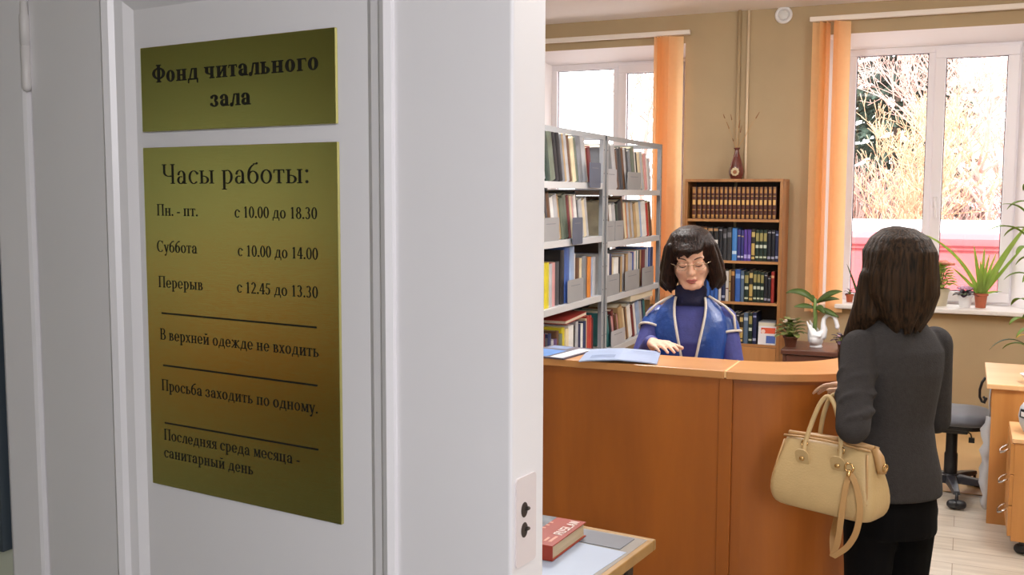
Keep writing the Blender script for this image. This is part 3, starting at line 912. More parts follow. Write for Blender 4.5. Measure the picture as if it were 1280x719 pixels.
M_gold = (206, 164, 92)
def enc_mat(nm, base):
    return banded(nm, base, [(.03, .05, M_gold), (.07, .13, (188, 140, 74)), (.27, .29, M_gold), (.44, .59, (220, 176, 104)), (.70, .72, M_gold), (.80, .93, (176, 124, 66)), (.955, .97, M_gold)], .42, .29)
ENC = [enc_mat('oxblood_gilt', (84, 34, 16)), enc_mat('russet_gilt', (92, 44, 18))]
def case_book(x, z, w, d, h, m, label, group, nm='book', yoff=0.02):
    o = book_mesh(w, d, h, [m, M_pages], nm)
    o.location = (BX0 + x, BYF + yoff, z + .0006)
    tag(o, label, 'book', group)
    return o
x = .022 + .022
for k in range(19):
    w = .040 if k < 2 else .0318
    case_book(x + w / 2, BSH[0], w, .20, .243, ENC[1 if k < 2 else 0], 'gilt-banded brown encyclopedia volume, %s from the orange blinds, top bookcase shelf' % ORD[k + 1], 'brown encyclopedias on the top shelf of the bookcase', 'encyclopedia', .035)
    x += w + .0012
# second shelf
def bspine(nm, base, bands, rough=.45): return banded(nm, base, bands, rough)
S_ = {
 'blue': bspine('spine_blue', (52, 96, 176), [(.72, .86, (120, 160, 220))]),
 'indigo': bspine('spine_indigo', (50, 50, 120), [(.1, .16, (190, 190, 210)), (.78, .82, (180, 160, 120))]),
 'violet': bspine('spine_violet', (84, 58, 150), [(.08, .2, (170, 160, 220))]),
 'gold on black': bspine('spine_gold_black', (40, 34, 26), [(.06, .14, (196, 168, 96)), (.18, .55, (188, 160, 92)), (.75, .9, (200, 176, 110))]),
 'dark green': bspine('spine_green', (24, 44, 34), [(.1, .16, (190, 196, 170)), (.42, .52, (200, 206, 190)), (.64, .9, (150, 140, 86))]),
 'black': bspine('spine_black', (20, 20, 30), [(.08, .16, (150, 150, 170)), (.9, .93, (160, 160, 170))]),
 'navy': bspine('spine_navy', (30, 36, 74), [(.1, .18, (170, 176, 200)), (.84, .9, (140, 150, 190))]),
 'dark grey': bspine('spine_grey', (48, 48, 52), [(.7, .85, (110, 110, 116))]),
 'white-topped black': bspine('spine_black_white', (22, 20, 22), [(.5, .62, (220, 216, 210)), (.88, .96, (170, 130, 90))]),
 'brown': bspine('spine_brown', (70, 38, 22), [(.82, .95, (190, 140, 80))]),
 'sky blue': bspine('spine_sky', (70, 130, 200), [(.2, .3, (200, 220, 240))]),
 'tan': bspine('spine_tan', (176, 146, 96), [(.3, .34, (90, 60, 30)), (.6, .64, (90, 60, 30))]),
 'red': bspine('spine_red', (150, 40, 32), [(.8, .88, (210, 160, 120))]),
 'steel blue': bspine('spine_steel', (86, 106, 130), [(.75, .85, (180, 190, 200))]),
 'white': bspine('spine_white', (206, 200, 196), [(.4, .44, (120, 60, 60))]),
}
def case_row(z, seq, shelf, x0=.026, gap=.0012):
    x = x0
    for k, (cn, w, h) in enumerate(seq):
        case_book(x + w / 2, z, w, .19, h, S_[cn], '%s book, %s from the orange blinds, %s bookcase shelf' % (cn, ORD[k + 1], shelf), 'books on the %s shelf of the bookcase' % shelf)
        x += w + gap
    return x
case_row(BSH[1], [('blue', .04, .245), ('brown', .026, .255), ('brown', .026, .255), ('brown', .026, .255), ('brown', .026, .255), ('white-topped black', .044, .25), ('white-topped black', .04, .25), ('black', .03, .25), ('dark grey', .032, .24), ('dark grey', .036, .25), ('sky blue', .04, .245),
                  ('indigo', .025, .235), ('indigo', .022, .23), ('violet', .026, .235), ('violet', .026, .235), ('gold on black', .03, .242), ('dark green', .028, .235), ('dark green', .028, .235), ('dark green', .028, .235), ('black', .028, .235), ('black', .028, .235), ('navy', .026, .23)], 'second')
case_row(BSH[2], [('navy', .036, .24)] * 4 + [('blue', .03, .23)] * 3 + [('white', .022, .235), ('navy', .03, .235), ('white', .024, .23), ('tan', .014, .24), ('brown', .03, .24), ('blue', .042, .245), ('steel blue', .026, .235), ('dark green', .034, .225), ('gold on black', .03, .245), ('dark green', .026, .235), ('dark green', .026, .235), ('dark green', .026, .23), ('black', .024, .225), ('black', .024, .20), ('red', .024, .235)], 'third')
xe = case_row(BSH[3], [('navy', .036, .22)] * 6 + [('black', .03, .23), ('navy', .034, .24), ('black', .03, .235), ('navy', .03, .225), ('blue', .03, .23), ('black', .024, .23), ('gold on black', .03, .22), ('steel blue', .036, .235), ('dark green', .03, .235), ('navy', .030, .24)], 'fourth')
fb = flatbox('light grey', -.065, .065, 0, .18, 0, .045, 'pale flat book, upper one of two lying on the fourth bookcase shelf')
fb.location = (BX0 + BW - .10, BYF + .05, BSH[3] + .0006 + .1215)
fb = flatbox('dark grey', -.065, .065, 0, .18, 0, .12, 'thick dark box lying under a pale book on the fourth bookcase shelf', 'document_box', 'box')
fb.location = (BX0 + BW - .10, BYF + .05, BSH[3] + .0006)
card = thing('picture_card', 'white card with orange and blue blocks leaning on the fourth bookcase shelf', 'card', (BX0 + BW - .094, BYF + .016, BSH[3] + .0006), rot=(RAD(-9), 0, 0))
MB().box(-.066, .066, 0, .003, 0, .14).build('card_sheet', mat('card_white', (232, 228, 232), .5), card)
MB().box(-.046, .06, -.0006, 0, .085, .128).build('orange_print', mat('card_orange', (222, 84, 44), .5), card)
MB().box(-.006, .062, -.0006, 0, .012, .068).build('blue_print', mat('card_blue', (70, 96, 170), .5), card)
MB().prism([(-.03 + .016 * cos(a * pi / 6), .10 + .016 * sin(a * pi / 6)) for a in range(12)], 0, .0006, Matrix.Translation((0, -.0012, 0)) @ Matrix(((1, 0, 0, 0), (0, 0, 1, 0), (0, 1, 0, 0), (0, 0, 0, 1)))).build('pale_print', mat('card_pale', (240, 210, 200), .5), card)

# vase with dry grass on the bookcase
vs = thing('vase', 'dark red bottle-shaped vase with pale roundel standing on the brown bookcase', 'vase', (-1.623, 7.83, BH))
VP = [(.0001, 0), (.038, 0), (.043, .006), (.055, .035), (.058, .06), (.050, .095), (.034, .15), (.020, .195), (.015, .215), (.016, .225), (.024, .234), (.024, .238), (.018, .238), (.011, .222), (.0001, .2)]
MB().lathe(VP, 28).build('vase_body', mat('vase_glaze', (104, 52, 44), .25, var=.3, vscale=14, coat=.4), vs, smooth=True)
mb = MB()
for k in range(9):      # ragged pale flower around a brown heart, applied on the belly
    a = 2 * pi * k / 9
    mb.ell((.022 * cos(a), -.056, .055 + .022 * sin(a)), (.011, .006, .011), nu=10, nv=6)
mb.build('pale_flower', mat('vase_cream', (214, 196, 160), .5), vs, smooth=True)
MB().ell((0, -.053, .05), (.022, .010, .022), nu=14, nv=8).build('flower_heart', mat('vase_ochre', (150, 88, 44), .45), vs, smooth=True)
mb = MB()
for k, (dx, dz) in enumerate(((-.004, .06), (.004, .06))):
    mb.tube([(dx * 2, -.030, .17), (dx * 1.2, -.021, .20), (dx, -.016, .22)], .002, 6)
mb.build('glaze_stripe', mat('vase_stripe', (170, 150, 150), .3), vs, smooth=True)
sp = thing('dry_grass', 'sparse dry grass stalks rising out of the dark red vase', 'dried flowers', (-1.623, 7.83, BH + .18))
mb = MB(); hd = MB(); r2 = random.Random(3)
for (dx, dz, hl) in ((-.105, .30, .03), (-.075, .23, .05), (-.045, .29, .04), (.012, .24, .06), (.03, .20, .05), (.15, .30, .05), (.115, .26, .0), (-.03, .12, .02)):
    pts = [(dx * .06, 0, 0), (dx * .12, 0, .07), (dx * .55, .01 * r2.uniform(-1, 1), dz * .62), (dx, .02 * r2.uniform(-1, 1), dz)]
    mb.tube(pts, [.0016, .0014, .0011, .0008], 5)
    if hl:
        e = Vector(pts[-1]); t = (e - Vector(pts[-2])).normalized()
        hd.cap(e - t * hl * .5, e + t * hl * .5, .004, .002, 7)
mb.build('stalks', mat('dry_straw', (190, 150, 100), .8), sp, smooth=True)
hd.build('seed_heads', mat('dry_brown', (140, 96, 58), .8), sp, smooth=True)

# ================================================================== WALL FITTINGS
pp = MB().tube([(-1.655, 7.978, .02), (-1.655, 7.978, RH)], .014, 14).build('heating_pipe', M_wall, smooth=True)
pp2 = MB().tube([(-1.585, 7.98, .02), (-1.585, 7.98, RH)], .010, 14).build('heating_pipe', mat('pipe_white', (226, 206, 176), .5), smooth=True)
structure(pp, 'beige vertical pipe on the wall above the bookcase, nearer the orange blinds', 'pipe')
structure(pp2, 'thin pale vertical pipe on the wall beside the beige one', 'pipe')
al = thing('alarm_sounder', 'round white ceiling-height alarm fixed to the wall above the bookcase', 'alarm', (-1.327, 8.0, 3.03), rot=(RAD(90), 0, 0))
MB().lathe([(.0001, 0), (.062, 0), (.066, .012), (.062, .022), (.048, .026), (.046, .02), (.0001, .02)], 28).build('housing', M_white, al, smooth=True)
MB().lathe([(.0001, .019), (.036, .019), (.038, .024), (.030, .032), (.0001, .035)], 24).build('dome', mat('alarm_dome', (222, 222, 224), .4), al, smooth=True)

# vertical orange blinds
M_blind = mat('orange_blind_cloth', (252, 214, 164), .8, trans=.55, var=.05, vscale=30)
M_rail = mat('white_rail', (232, 222, 212), .4)
def blinds(label, x0, x1, slats, ztop, zbot, y=7.90):
    root = thing('vertical_blind', label, 'blind', (x0, y, ztop))
    MB().box(0, x1 - x0, -.022, .022, -.005, .03).build('rail', M_rail, root, bevel=.004)
    for px in (0.06, x1 - x0 - .06):
        MB().box(px - .015, px + .015, .022, 8.0 - y, .005, .028).build('bracket', M_rail, root)
    for (x, ang, w) in slats:
        mb = MB(); H = ztop - zbot; c, s = cos(RAD(ang)), sin(RAD(ang))
        n = 5; rs = []
        for z in (-.012, -H):
            rs.append([(x - x0 + (k / n - .5) * w * c - .006 * sin(pi * k / n) * s, (k / n - .5) * w * s + .006 * sin(pi * k / n) * c, z) for k in range(n + 1)])
        mb.rings(rs, False, False, closed=False)
        mb.build('slat', M_blind, root, smooth=True)
    return root
blinds('orange vertical blinds drawn to one side of the plant window', -1.12, .52,
       [(-1.05, 32, .11), (-1.015, 66, .125), (-.985, 84, .125), (-.935, 84, .125), (-.905, 62, .125), (-.872, 34, .10)], 2.955, .80)
blinds('orange vertical blinds drawn aside between the metal racks and the bookcase', -3.55, -2.02,
       [(-2.13, 30, .12), (-2.175, 62, .125), (-2.205, 70, .125), (-2.235, 80, .125), (-2.262, 84, .125), (-2.286, 86, .125)], 2.92, .80, y=7.90)
# ================================================================== RECEPTION COUNTER
M_cfront = wood('counter_front_veneer', (122, 62, 10), (180, 102, 28), 'Z', 0.42, 3.0, coat=.06)
M_ctop = wood('counter_top_veneer', (180, 122, 68), (202, 144, 88), 'X', 0.38, 6, coat=.2)
CX0, CXS, CYF, CH = -2.5, -.70, 3.272, 1.10
ROUT, RIN = .57, .325
CCX, CCY = CXS, CYF + ROUT
A_END = 74
ct = thing('reception_counter', 'curved orange-brown wooden reception counter before the librarian', 'counter', (0, 0, 0))
def arc_pts(r, a0, a1, n=22):
    return [(CCX + r * sin(RAD(a0 + (a1 - a0) * k / n)), CCY - r * cos(RAD(a0 + (a1 - a0) * k / n))) for k in range(n + 1)]
def band(mb, ro, ri, a0, a1, z0, z1, n=22):
    po = arc_pts(ro, a0, a1, n); pi_ = arc_pts(ri, a0, a1, n)
    for k in range(n):
        mb.prism([po[k], po[k + 1], pi_[k + 1], pi_[k]], z0, z1)
MB().box(CX0, CXS - .004, CYF, CYF + ROUT - RIN, CH - .026, CH).build('straight_worktop', M_ctop, ct, bevel=.003)
po = arc_pts(ROUT, .3, A_END); pn = arc_pts(RIN, .3, A_END)
mb = MB(); mb.prism(po + pn[::-1], CH - .026, CH)
mb.build('curved_worktop', M_ctop, ct, bevel=.003)
MB().box(CXS - .0038, CXS + .0028, CYF + .004, CYF + ROUT - RIN - .004, CH - .022, CH - .0008).build('joint_strip', mat('joint_light', (238, 196, 140), .4), ct)
MB().box(CX0, CXS - .022, CYF + .022, CYF + .040, .0, CH - .026).build('front_panel', M_cfront, ct)
MB().box(CXS - .022, CXS + .022, CYF + .014, CYF + .052, .0, CH - .026).build('seam_upright', M_cfront, ct, bevel=.002)
mb = MB(); po = arc_pts(ROUT - .028, 2.4, A_END); pn = arc_pts(ROUT - .046, 2.4, A_END)
mb.prism(po + pn[::-1], .06, CH - .04)
mb.build('curved_panel', M_cfront, ct)
mb = MB(); po = arc_pts(ROUT - .020, 2.4, A_END); pn = arc_pts(ROUT - .05, 2.4, A_END)
mb.prism(po + pn[::-1], .0, .06); mb.prism(po + pn[::-1], CH - .04, CH - .026)
mb.build('curved_rail', wood('counter_rail', (120, 66, 24), (146, 84, 36), 'X', .4), ct)
e = arc_pts(ROUT - .02, A_END, A_END, 1)[0]; e2 = arc_pts(RIN + .02, A_END, A_END, 1)[0]
# inner writing desk, carried by brackets under the worktop
MB().box(CX0, CXS, CYF + .041, CYF + .34, .70, .725).build('inner_desk', M_ctop, ct, bevel=.002)
MB().box(CX0, CX0 + .02, CYF + .041, CYF + .34, 0, CH - .026).build('end_panel', M_cfront, ct)
MB().box(-1.62, -1.6, CYF + .041, CYF + .20, 0, .70).build('support_panel', M_cfront, ct)

# magazines on the counter
def sheet_stack(name, label, cat, c, w, d, h, rz, m_top, prints=(), z=CH, curl=0.0, group=None, m_edge=None):
    root = thing(name, label, cat, (c[0], c[1], z + .0004), rz, group)
    n = 10; mb = MB()
    rs = []
    for k in range(n + 1):
        u = -w / 2 + w * k / n
        dz = curl * (1 - abs(2 * k / n - 1)) ** .6 if curl else 0
        rs.append([(u, -d / 2, dz), (u, d / 2, dz), (u, d / 2, dz + h), (u, -d / 2, dz + h)])
    mb.rings(rs)
    mb.build('pages', m_top, root)
    for (nm, x0, x1, y0, y1, m) in prints:
        pb = MB(); rs = []
        for k in range(7):
            u = x0 + (x1 - x0) * k / 6
            dz = (curl * (1 - abs(2 * (u + w / 2) / w - 1)) ** .6 if curl else 0) + h + .0004
            rs.append([(u, y0, dz), (u, y1, dz)])
        pb.rings(rs, False, False, closed=False)
        pb.build(nm, m, root)
    return root
M_pbl = mat('magazine_pale_blue', (158, 176, 210), .35, var=.05, vscale=20)
M_pwh = mat('magazine_white', (226, 230, 240), .4, var=.04, vscale=22)
M_pb = mat('print_blue', (84, 136, 206), .35, var=.2, vscale=24)
M_pm = mat('print_slate', (120, 140, 180), .4, var=.2, vscale=40)
M_pdk = mat('print_dark', (86, 78, 92), .4, var=.35, vscale=34)
M_ptx = mat('print_text', (150, 164, 196), .5)
sheet_stack('magazine', 'open pale blue magazine with a slate photograph lying on the counter', 'magazine', (-1.095, 3.395), .265, .26, .004, RAD(13), M_pbl,
            [('photo_print', -.10, -.015, -.085, -.02, M_pm), ('text_print', .02, .115, .03, .034, M_ptx), ('text_print', .02, .115, .05, .054, M_ptx), ('text_print', .03, .12, .075, .082, M_pm),
             ('text_print', -.115, -.02, .03, .034, M_ptx), ('text_print', -.115, -.02, .055, .059, M_ptx)], curl=.010)
sheet_stack('magazine', 'glossy magazine with a bright blue cover lying beside the open pale magazine', 'magazine', (-1.335, 3.40), .19, .26, .005, RAD(-8), M_pdk,
            [('cover_print', -.085, .02, -.12, .03, M_pb), ('cover_print', .035, .085, -.12, .10, M_pwh), ('cover_print', -.08, .0, .06, .12, M_pm)])
sheet_stack('paper_pile', 'low pile of white papers at the doorway end of the counter', 'papers', (-1.535, 3.395), .20, .23, .014, RAD(4), M_pwh,
            [('text_print', -.07, .07, .05, .055, M_ptx), ('text_print', -.07, .07, .02, .025, M_ptx), ('photo_print', -.06, .05, -.08, -.02, M_pm)])

# ================================================================== SMALL TABLE BY THE DOOR
TZ = .75; TR = RAD(-6.5)
tb = thing('table', 'small pale-topped table with a wooden rim standing just inside the doorway', 'table', (-.728, 2.585, 0), TR)
TWX, TDY = .70, .62
M_rim = wood('table_rim', (150, 114, 64), (180, 142, 86), 'X', .4)
M_ttop = mat('table_grey_top', (168, 166, 162), .25, var=.08, vscale=10, coat=.5)
MB().box(-TWX + .018, -.018, -TDY + .018, -.018, TZ - .022, TZ).build('table_top', M_ttop, tb)
r = MB()
for q in ([(0, 0), (-TWX, 0), (-TWX, -TDY), (0, -TDY)],):
    r.prism(rr_poly(-TWX, 0, -.018, 0, .004, 3), TZ - .028, TZ + .001)
    r.prism(rr_poly(-TWX, 0, -TDY, -TDY + .018, .004, 3), TZ - .028, TZ + .001)
    r.box(-.018, 0, -TDY + .018, -.018, TZ - .028, TZ + .001); r.box(-TWX, -TWX + .018, -TDY + .018, -.018, TZ - .028, TZ + .001)
r.build('rim', M_rim, tb, bevel=.003)
M_dleg = mat('dark_table_frame', (52, 40, 32), .5)
a = MB()
for (x0, x1, y0, y1) in ((-TWX + .05, -.05, -.075, -.055), (-TWX + .05, -.05, -TDY + .055, -TDY + .075), (-.075, -.055, -TDY + .075, -.075), (-TWX + .055, -TWX + .075, -TDY + .075, -.075)):
    a.box(x0, x1, y0, y1, TZ - .10, TZ - .022)
a.build('apron', M_dleg, tb)
for x in (-.065, -TWX + .065):
    for y in (-.065, -TDY + .065):
        MB().box(x - .02, x + .02, y - .02, y + .02, 0, TZ - .022).build('leg', M_dleg, tb, bevel=.003)
def on_table(x, y, dz=0):
    return (tb.location.x + x * cos(TR) - y * sin(TR), tb.location.y + x * sin(TR) + y * cos(TR), TZ + dz)
M_paper = mat('sheet_pale_blue', (172, 186, 210), .35, var=.02)
M_paper2 = mat('sheet_cream', (180, 184, 178), .4, var=.02)
pt = thing('paper_sheet', 'large pale printed sheet lying on the small table', 'paper', on_table(-.185, -.245, .0002), TR + RAD(-2))
MB().box(-.155, .155, -.23, .115, 0, .0008).build('sheet', M_paper, pt)
for (x0, x1, y, m) in ((-.13, -.02, .05, M_ptx), (-.13, .02, .025, M_ptx), (-.08, -.055, -.02, M_pm)):
    MB().box(x0, x1, y, y + .004, .0009, .0011).build('text_print', m, pt)
pt2 = thing('paper_sheet', 'cream sheet lying on the small table half under the red book', 'paper', on_table(-.36, -.22, .0012), TR + RAD(5))
MB().box(-.105, .105, -.20, .15, 0, .0008).build('sheet', M_paper2, pt2)
gf = thing('folder', 'flat slate grey folder lying at the far edge of the small table', 'folder', on_table(-.16, -.075, .0002), TR)
MB().box(-.14, .11, -.05, .045, 0, .0016).build('cover', mat('folder_slate', (112, 116, 126), .4, var=.06), gf)
bk = thing('hardback_book', 'thick red hardback with a grey photograph on its cover lying on the table', 'book', (-.994, 2.420, TZ + .0022), RAD(-3))
M_red = mat('book_red', (150, 50, 30), .38, var=.06, vscale=10)
bw, bd, bh = .165, .216, .04
b = MB()
b.box(-bw / 2, bw / 2, -bd / 2, bd / 2, 0, .003); b.box(-bw / 2, bw / 2, -bd / 2, bd / 2, bh - .003, bh); b.box(-bw / 2, bw / 2, -bd / 2, -bd / 2 + .003, .003, bh - .003)
b.build('cover', M_red, bk, bevel=.0008)
MB().box(-bw / 2 + .004, bw / 2 - .005, -bd / 2 + .004, bd / 2 - .005, .003, bh - .003).build('page_block', mat('pages_tan', (196, 178, 148), .8, var=.1, vscale=60, stretch=(.1, .1, 9)), bk)
MB().box(-bw / 2 + .002, -.003, -bd / 2 + .002, bd / 2 - .002, bh, bh + .0006).build('photo_print', mat('print_photo_grey', (96, 104, 112), .35, var=.6, vscale=22), bk)
mb = MB()
for k in range(7):
    y = -bd / 2 + .05 + k * .024
    mb.box(-.003, .007, y - .03, y - .022, bh, bh + .0007)
mb.build('dash_print', mat('print_pale_red', (206, 150, 132), .5), bk)
# white block capitals along the cover, reading away from the viewer
def sans(text):
    segs = []; x = 0
    G = {'R': [('s', 0), ('h', .0, .3, .66), ('h', 0, .3, .33), ('v', .3, .36, .62), ('d', .12, .33, .34, 0)], 'U': [('s', 0), ('s', .3), ('h', 0, .3, .05)], 'S': [('h', .02, .34, .65), ('h', .02, .34, .35), ('h', .02, .34, .05), ('v', .02, .38, .62), ('v', .32, .08, .34)],
         'L': [('s', 0), ('h', 0, .32, .05)], 'A': [('d', .0, 0, .16, .7), ('d', .34, 0, .18, .7), ('h', .06, .28, .24)], 'N': [('s', 0), ('s', .32), ('d', .02, .7, .32, 0)]}
    for ch in text:
        for g in G[ch]:
            t = .11
            if g[0] == 's': segs.append([(x + g[1], 0), (x + g[1] + t, 0), (x + g[1] + t, .7), (x + g[1], .7)])
            elif g[0] == 'h': segs.append([(x + g[1], g[3] - .05), (x + g[2] + t, g[3] - .05), (x + g[2] + t, g[3] + .05), (x + g[1], g[3] + .05)])
            elif g[0] == 'v': segs.append([(x + g[1], g[2]), (x + g[1] + t, g[2]), (x + g[1] + t, g[3]), (x + g[1], g[3])])
            else: segs.append([(x + g[1], g[2]), (x + g[1] + t, g[2]), (x + g[3] + t, g[4]), (x + g[3], g[4])])
        x += .52
    return segs, x
sg, wtot = sans('RUSLAN')
mb = MB(); Lx = .122
for q in sg:
    mb.add([(.070 - b_ * (.026 / .7), -.024 + a_ * Lx / wtot, bh + .0007) for a_, b_ in q], [(0, 1, 2, 3)])
mb.build('title_lettering', mat('print_white', (240, 226, 220), .5), bk)
mb = MB().box(.044, .051, -.082, -.052, bh, bh + .0006).box(.058, .066, -.082, -.036, bh, bh + .0006)
mb.build('small_print', mat('print_pale_red', (206, 150, 132), .5), bk)
# ================================================================== BROWN CABINET WITH SWAN PLANTER
M_dark = wood('dark_cabinet', (70, 40, 30), (96, 58, 44), 'X', .35, 6)
cb = thing('side_cabinet', 'low dark brown cabinet standing before the bookcase, carrying the swan planter', 'cabinet', (-1.005, 6.265, 0))
CW, CD, CZ = .60, .42, .74
MB().box(0, CW, 0, CD, CZ - .03, CZ).build('top', M_dark, cb, bevel=.004)
for x in (.01, CW - .03): MB().box(x, x + .02, .012, CD - .01, 0, CZ - .03).build('side_panel', M_dark, cb)
MB().box(.03, CW - .03, CD - .02, CD - .012, .05, CZ - .03).build('back_panel', M_dark, cb)
MB().box(.03, CW - .03, .05, CD - .02, .05, .07).build('bottom_panel', M_dark, cb)
for a, b in ((.032, CW / 2 - .002), (CW / 2 + .002, CW - .032)):
    d = MB().box(a, b, .012, .03, .055, CZ - .034).build('door', M_dark, cb, bevel=.002)
    MB().ell(((b - .03) if a < .1 else (a + .03), .004, .45), (.01, .01, .01)).build('knob', mat('brass_knob', (180, 140, 70), .3, 1.0), d, smooth=True)

R4 = random.Random(11)
M_leaf = mat('leaf_green', (134, 164, 72), .45, trans=.4, var=.2, vscale=20)
M_leafd = mat('leaf_dark_green', (52, 84, 40), .45, trans=.15, var=.25, vscale=20)
M_leafy = mat('leaf_lime', (196, 210, 112), .5, trans=.45, var=.15, vscale=16)
M_terra = mat('terracotta', (178, 96, 66), .7, var=.08, vscale=12)
M_soil = mat('potting_soil', (60, 44, 34), .95, bump=.5, bscale=120)
M_wpot = mat('white_ceramic', (236, 236, 240), .3)
def leaf_at(mb, base, direction, L, W, droop=.3, n=8, fold=.18, shape='lance', side=None):
    b = Vector(base); d = Vector(direction).normalized(); pts = []; ws = []
    p = b.copy(); v = d.copy(); st = L / n
    for k in range(n + 1):
        t = k / n
        pts.append(p.copy())
        if shape == 'lance': w = W * (sin(pi * min(1, t * .92 + .06)) ** .9)
        elif shape == 'oval': w = W * sin(pi * min(1, t * .96 + .03)) ** .6
        else: w = W * (1 - t) ** .55 * (.75 + .25 * min(1, t * 6))
        ws.append(max(w, .0012))
        p = p + v * st
        v = (v + Vector((0, 0, -droop / n))).normalized()
    sd = Vector(side) if side else d.cross(Vector((0, 0, 1)))
    if sd.length < .05: sd = Vector((1, 0, 0))
    mb.blade(pts, ws, sd, fold)
    return pts
def pot(root, r0, r1, h, m, rim=.006, soil=True):
    p = [(.0001, 0), (r0, 0), (r0 + (r1 - r0) * .85, h * .82), (r1 + rim * .2, h * .82), (r1 + rim, h * .84), (r1 + rim, h), (r1 - .004, h), (r1 - .006, h * .9), (.0001, h * .88)]
    MB().lathe(p, 24).build('pot', m, root, smooth=True, bevel=.001)
    if soil: MB().lathe([(.0001, h * .86), (r1 - .006, h * .86), (r1 * .5, h * .91), (.0001, h * .92)], 20).build('soil', M_soil, root, smooth=True)

# the swan: hollow body, wings up behind, S neck
SWX, SWY = -.822, 6.45
sw = thing('swan_planter', 'white ceramic swan planter standing on the dark cabinet', 'planter', (SWX, SWY, CZ), RAD(-6))
sw.scale = (.90, .86, .88)
rs = []
for (x, z, ry, rz0) in [(.66 * a_, b_, c_, d_) for a_, b_, c_, d_ in ((-.085, .115, .012, .02), (-.075, .085, .040, .05), (-.05, .062, .062, .055), (-.01, .055, .070, .053), (.03, .06, .064, .055), (.06, .075, .046, .052), (.078, .10, .024, .035))]:
    rs.append([(x, ry * cos(2 * pi * k / 18), z + rz0 * sin(2 * pi * k / 18)) for k in range(18)])
mb = MB().rings(rs)
mb.lathe([(.0001, 0), (.045, 0), (.042, .012), (.03, .03), (.0001, .035)], 18, (0, 0, 0))
for s in (-1, 1):      # wings folded up with pointed tips
    for k in range(4):
        mb.cap((-.016 + .014 * k, s * .050, .085), (-.056 + .024 * k, s * .040, .180 - .024 * k), .017, .005, 10)
nk = [(.040, 0, .080), (.050, 0, .125), (.044, 0, .165), (.048, 0, .200), (.066, 0, .226), (.092, 0, .234), (.115, 0, .220), (.128, 0, .195), (.134, 0, .172)]
mb.limb(nk, [.030, .024, .017, .0145, .0135, .0135, .0135, .014, .0145])
mb.ell((.138, 0, .155), (.016, .014, .022))
o = mb.build('swan_body', M_wpot, sw, smooth=True)
remesh(o, .0038, 5)
MB().cap((.144, 0, .145), (.154, 0, .120), .0075, .003, 10).build('beak', mat('swan_beak', (196, 170, 150), .4), sw, smooth=True)
MB().lathe([(.0001, .098), (.040, .098), (.034, .108), (.0001, .112)], 18, (-.008, 0, 0)).build('soil', M_soil, sw, smooth=True)
pl = thing('dumb_cane_plant', 'broad-leaved green houseplant growing from the swan planter', 'plant', (SWX - .012, SWY, CZ + .10), RAD(-6))
mb = MB(); mb.tube([(0, 0, 0), (.004, 0, .08), (-.002, 0, .15), (0, 0, .20)], [.013, .012, .011, .008], 10)
mb.build('stalk', mat('plant_stalk', (112, 134, 72), .5), pl, smooth=True)
mb = MB()
for (dx, dy, dz, L, W, dr) in ((-.55, -.2, .8, .205, .048, 1.6), (.75, -.2, .8, .20, .05, .9), (.65, .25, .45, .15, .034, .9), (-.75, -.25, .28, .13, .036, .7), (.45, -.5, .3, .12, .042, 1.4), (-.3, .5, .4, .13, .04, 1.), (.9, -.1, -.05, .16, .04, .6)):
    leaf_at(mb, (0, 0, .17 if dz > .3 else .14), (dx, dy, dz), L * 1.0, W * .95, dr, 9, .06, 'lance', (0, .55, .75))
mb.build('leaves', mat('leaf_olive', (74, 94, 40), .42, trans=.2, var=.25, vscale=18), pl, smooth=True, solid=.0012)

def bushy(name, label, loc, r0, r1, h, potm, n, L, W, spread, lm, fm=None, nf=0, fr=.012, leafshape='oval', zspan=.06, cat='plant', fz=None):
    root = thing(name, label, cat, loc)
    pot(root, r0, r1, h, potm)
    mb = MB(); stems = MB()
    for k in range(n):
        a = 2 * pi * k * .381966; t = (k + .5) / n
        rr = spread * sqrt(t)
        b = Vector((rr * .55 * cos(a), rr * .55 * sin(a), h + zspan * (1.15 - t)))
        stems.tube([(rr * .15 * cos(a), rr * .15 * sin(a), h * .88), b], .0018, 5)
        leaf_at(mb, b, (cos(a), sin(a), .75 - .8 * t), L * R4.uniform(.8, 1.15), W, .6, 6, .12, leafshape)
    stems.build('stems', M_leaf, root, smooth=True)
    mb.build('leaves', lm, root, smooth=True, solid=.001)
    if fm:
        f = MB()
        for k in range(nf):
            a = 2 * pi * k * .381966 + .7; rr = spread * .62 * sqrt((k + .5) / nf)
            c = Vector((rr * cos(a), rr * sin(a), h + (fz or zspan * 1.35) - rr * .35))
            for q in range(5):
                b = 2 * pi * q / 5
                f.ell(c + Vector((fr * .62 * cos(b), fr * .62 * sin(b), 0)), (fr * .55, fr * .55, fr * .35), nu=8, nv=5)
        f.build('flowers', fm, root, smooth=True)
    return root
M_pinkf = mat('flower_pink', (246, 214, 236), .6, trans=.6, var=.06)
M_coral = mat('flower_coral', (240, 168, 146), .6, trans=.35, var=.08)
M_viol = mat('leaf_purple', (70, 48, 64), .5, var=.2)
M_mix = mat('leaf_variegated', (118, 124, 66), .5, trans=.15, var=.4, vscale=24)
bushy('potted_plant', 'bushy variegated plant with pale blossoms beside the tail of the white swan', (-.968, 6.40, CZ), .032, .042, .065, mat('brown_pot', (110, 64, 44), .6), 34, .065, .044, .085, M_mix, mat('flower_pale', (214, 190, 180), .6), 5, .014, zspan=.08)
bushy('potted_plant', 'small dark violet in a brown pot under the beak of the swan', (-.665, 6.43, CZ), .024, .032, .045, mat('brown_pot', (110, 64, 44), .6), 16, .05, .032, .05, M_viol, mat('flower_mauve', (196, 160, 180), .6), 4, .013, zspan=.03)
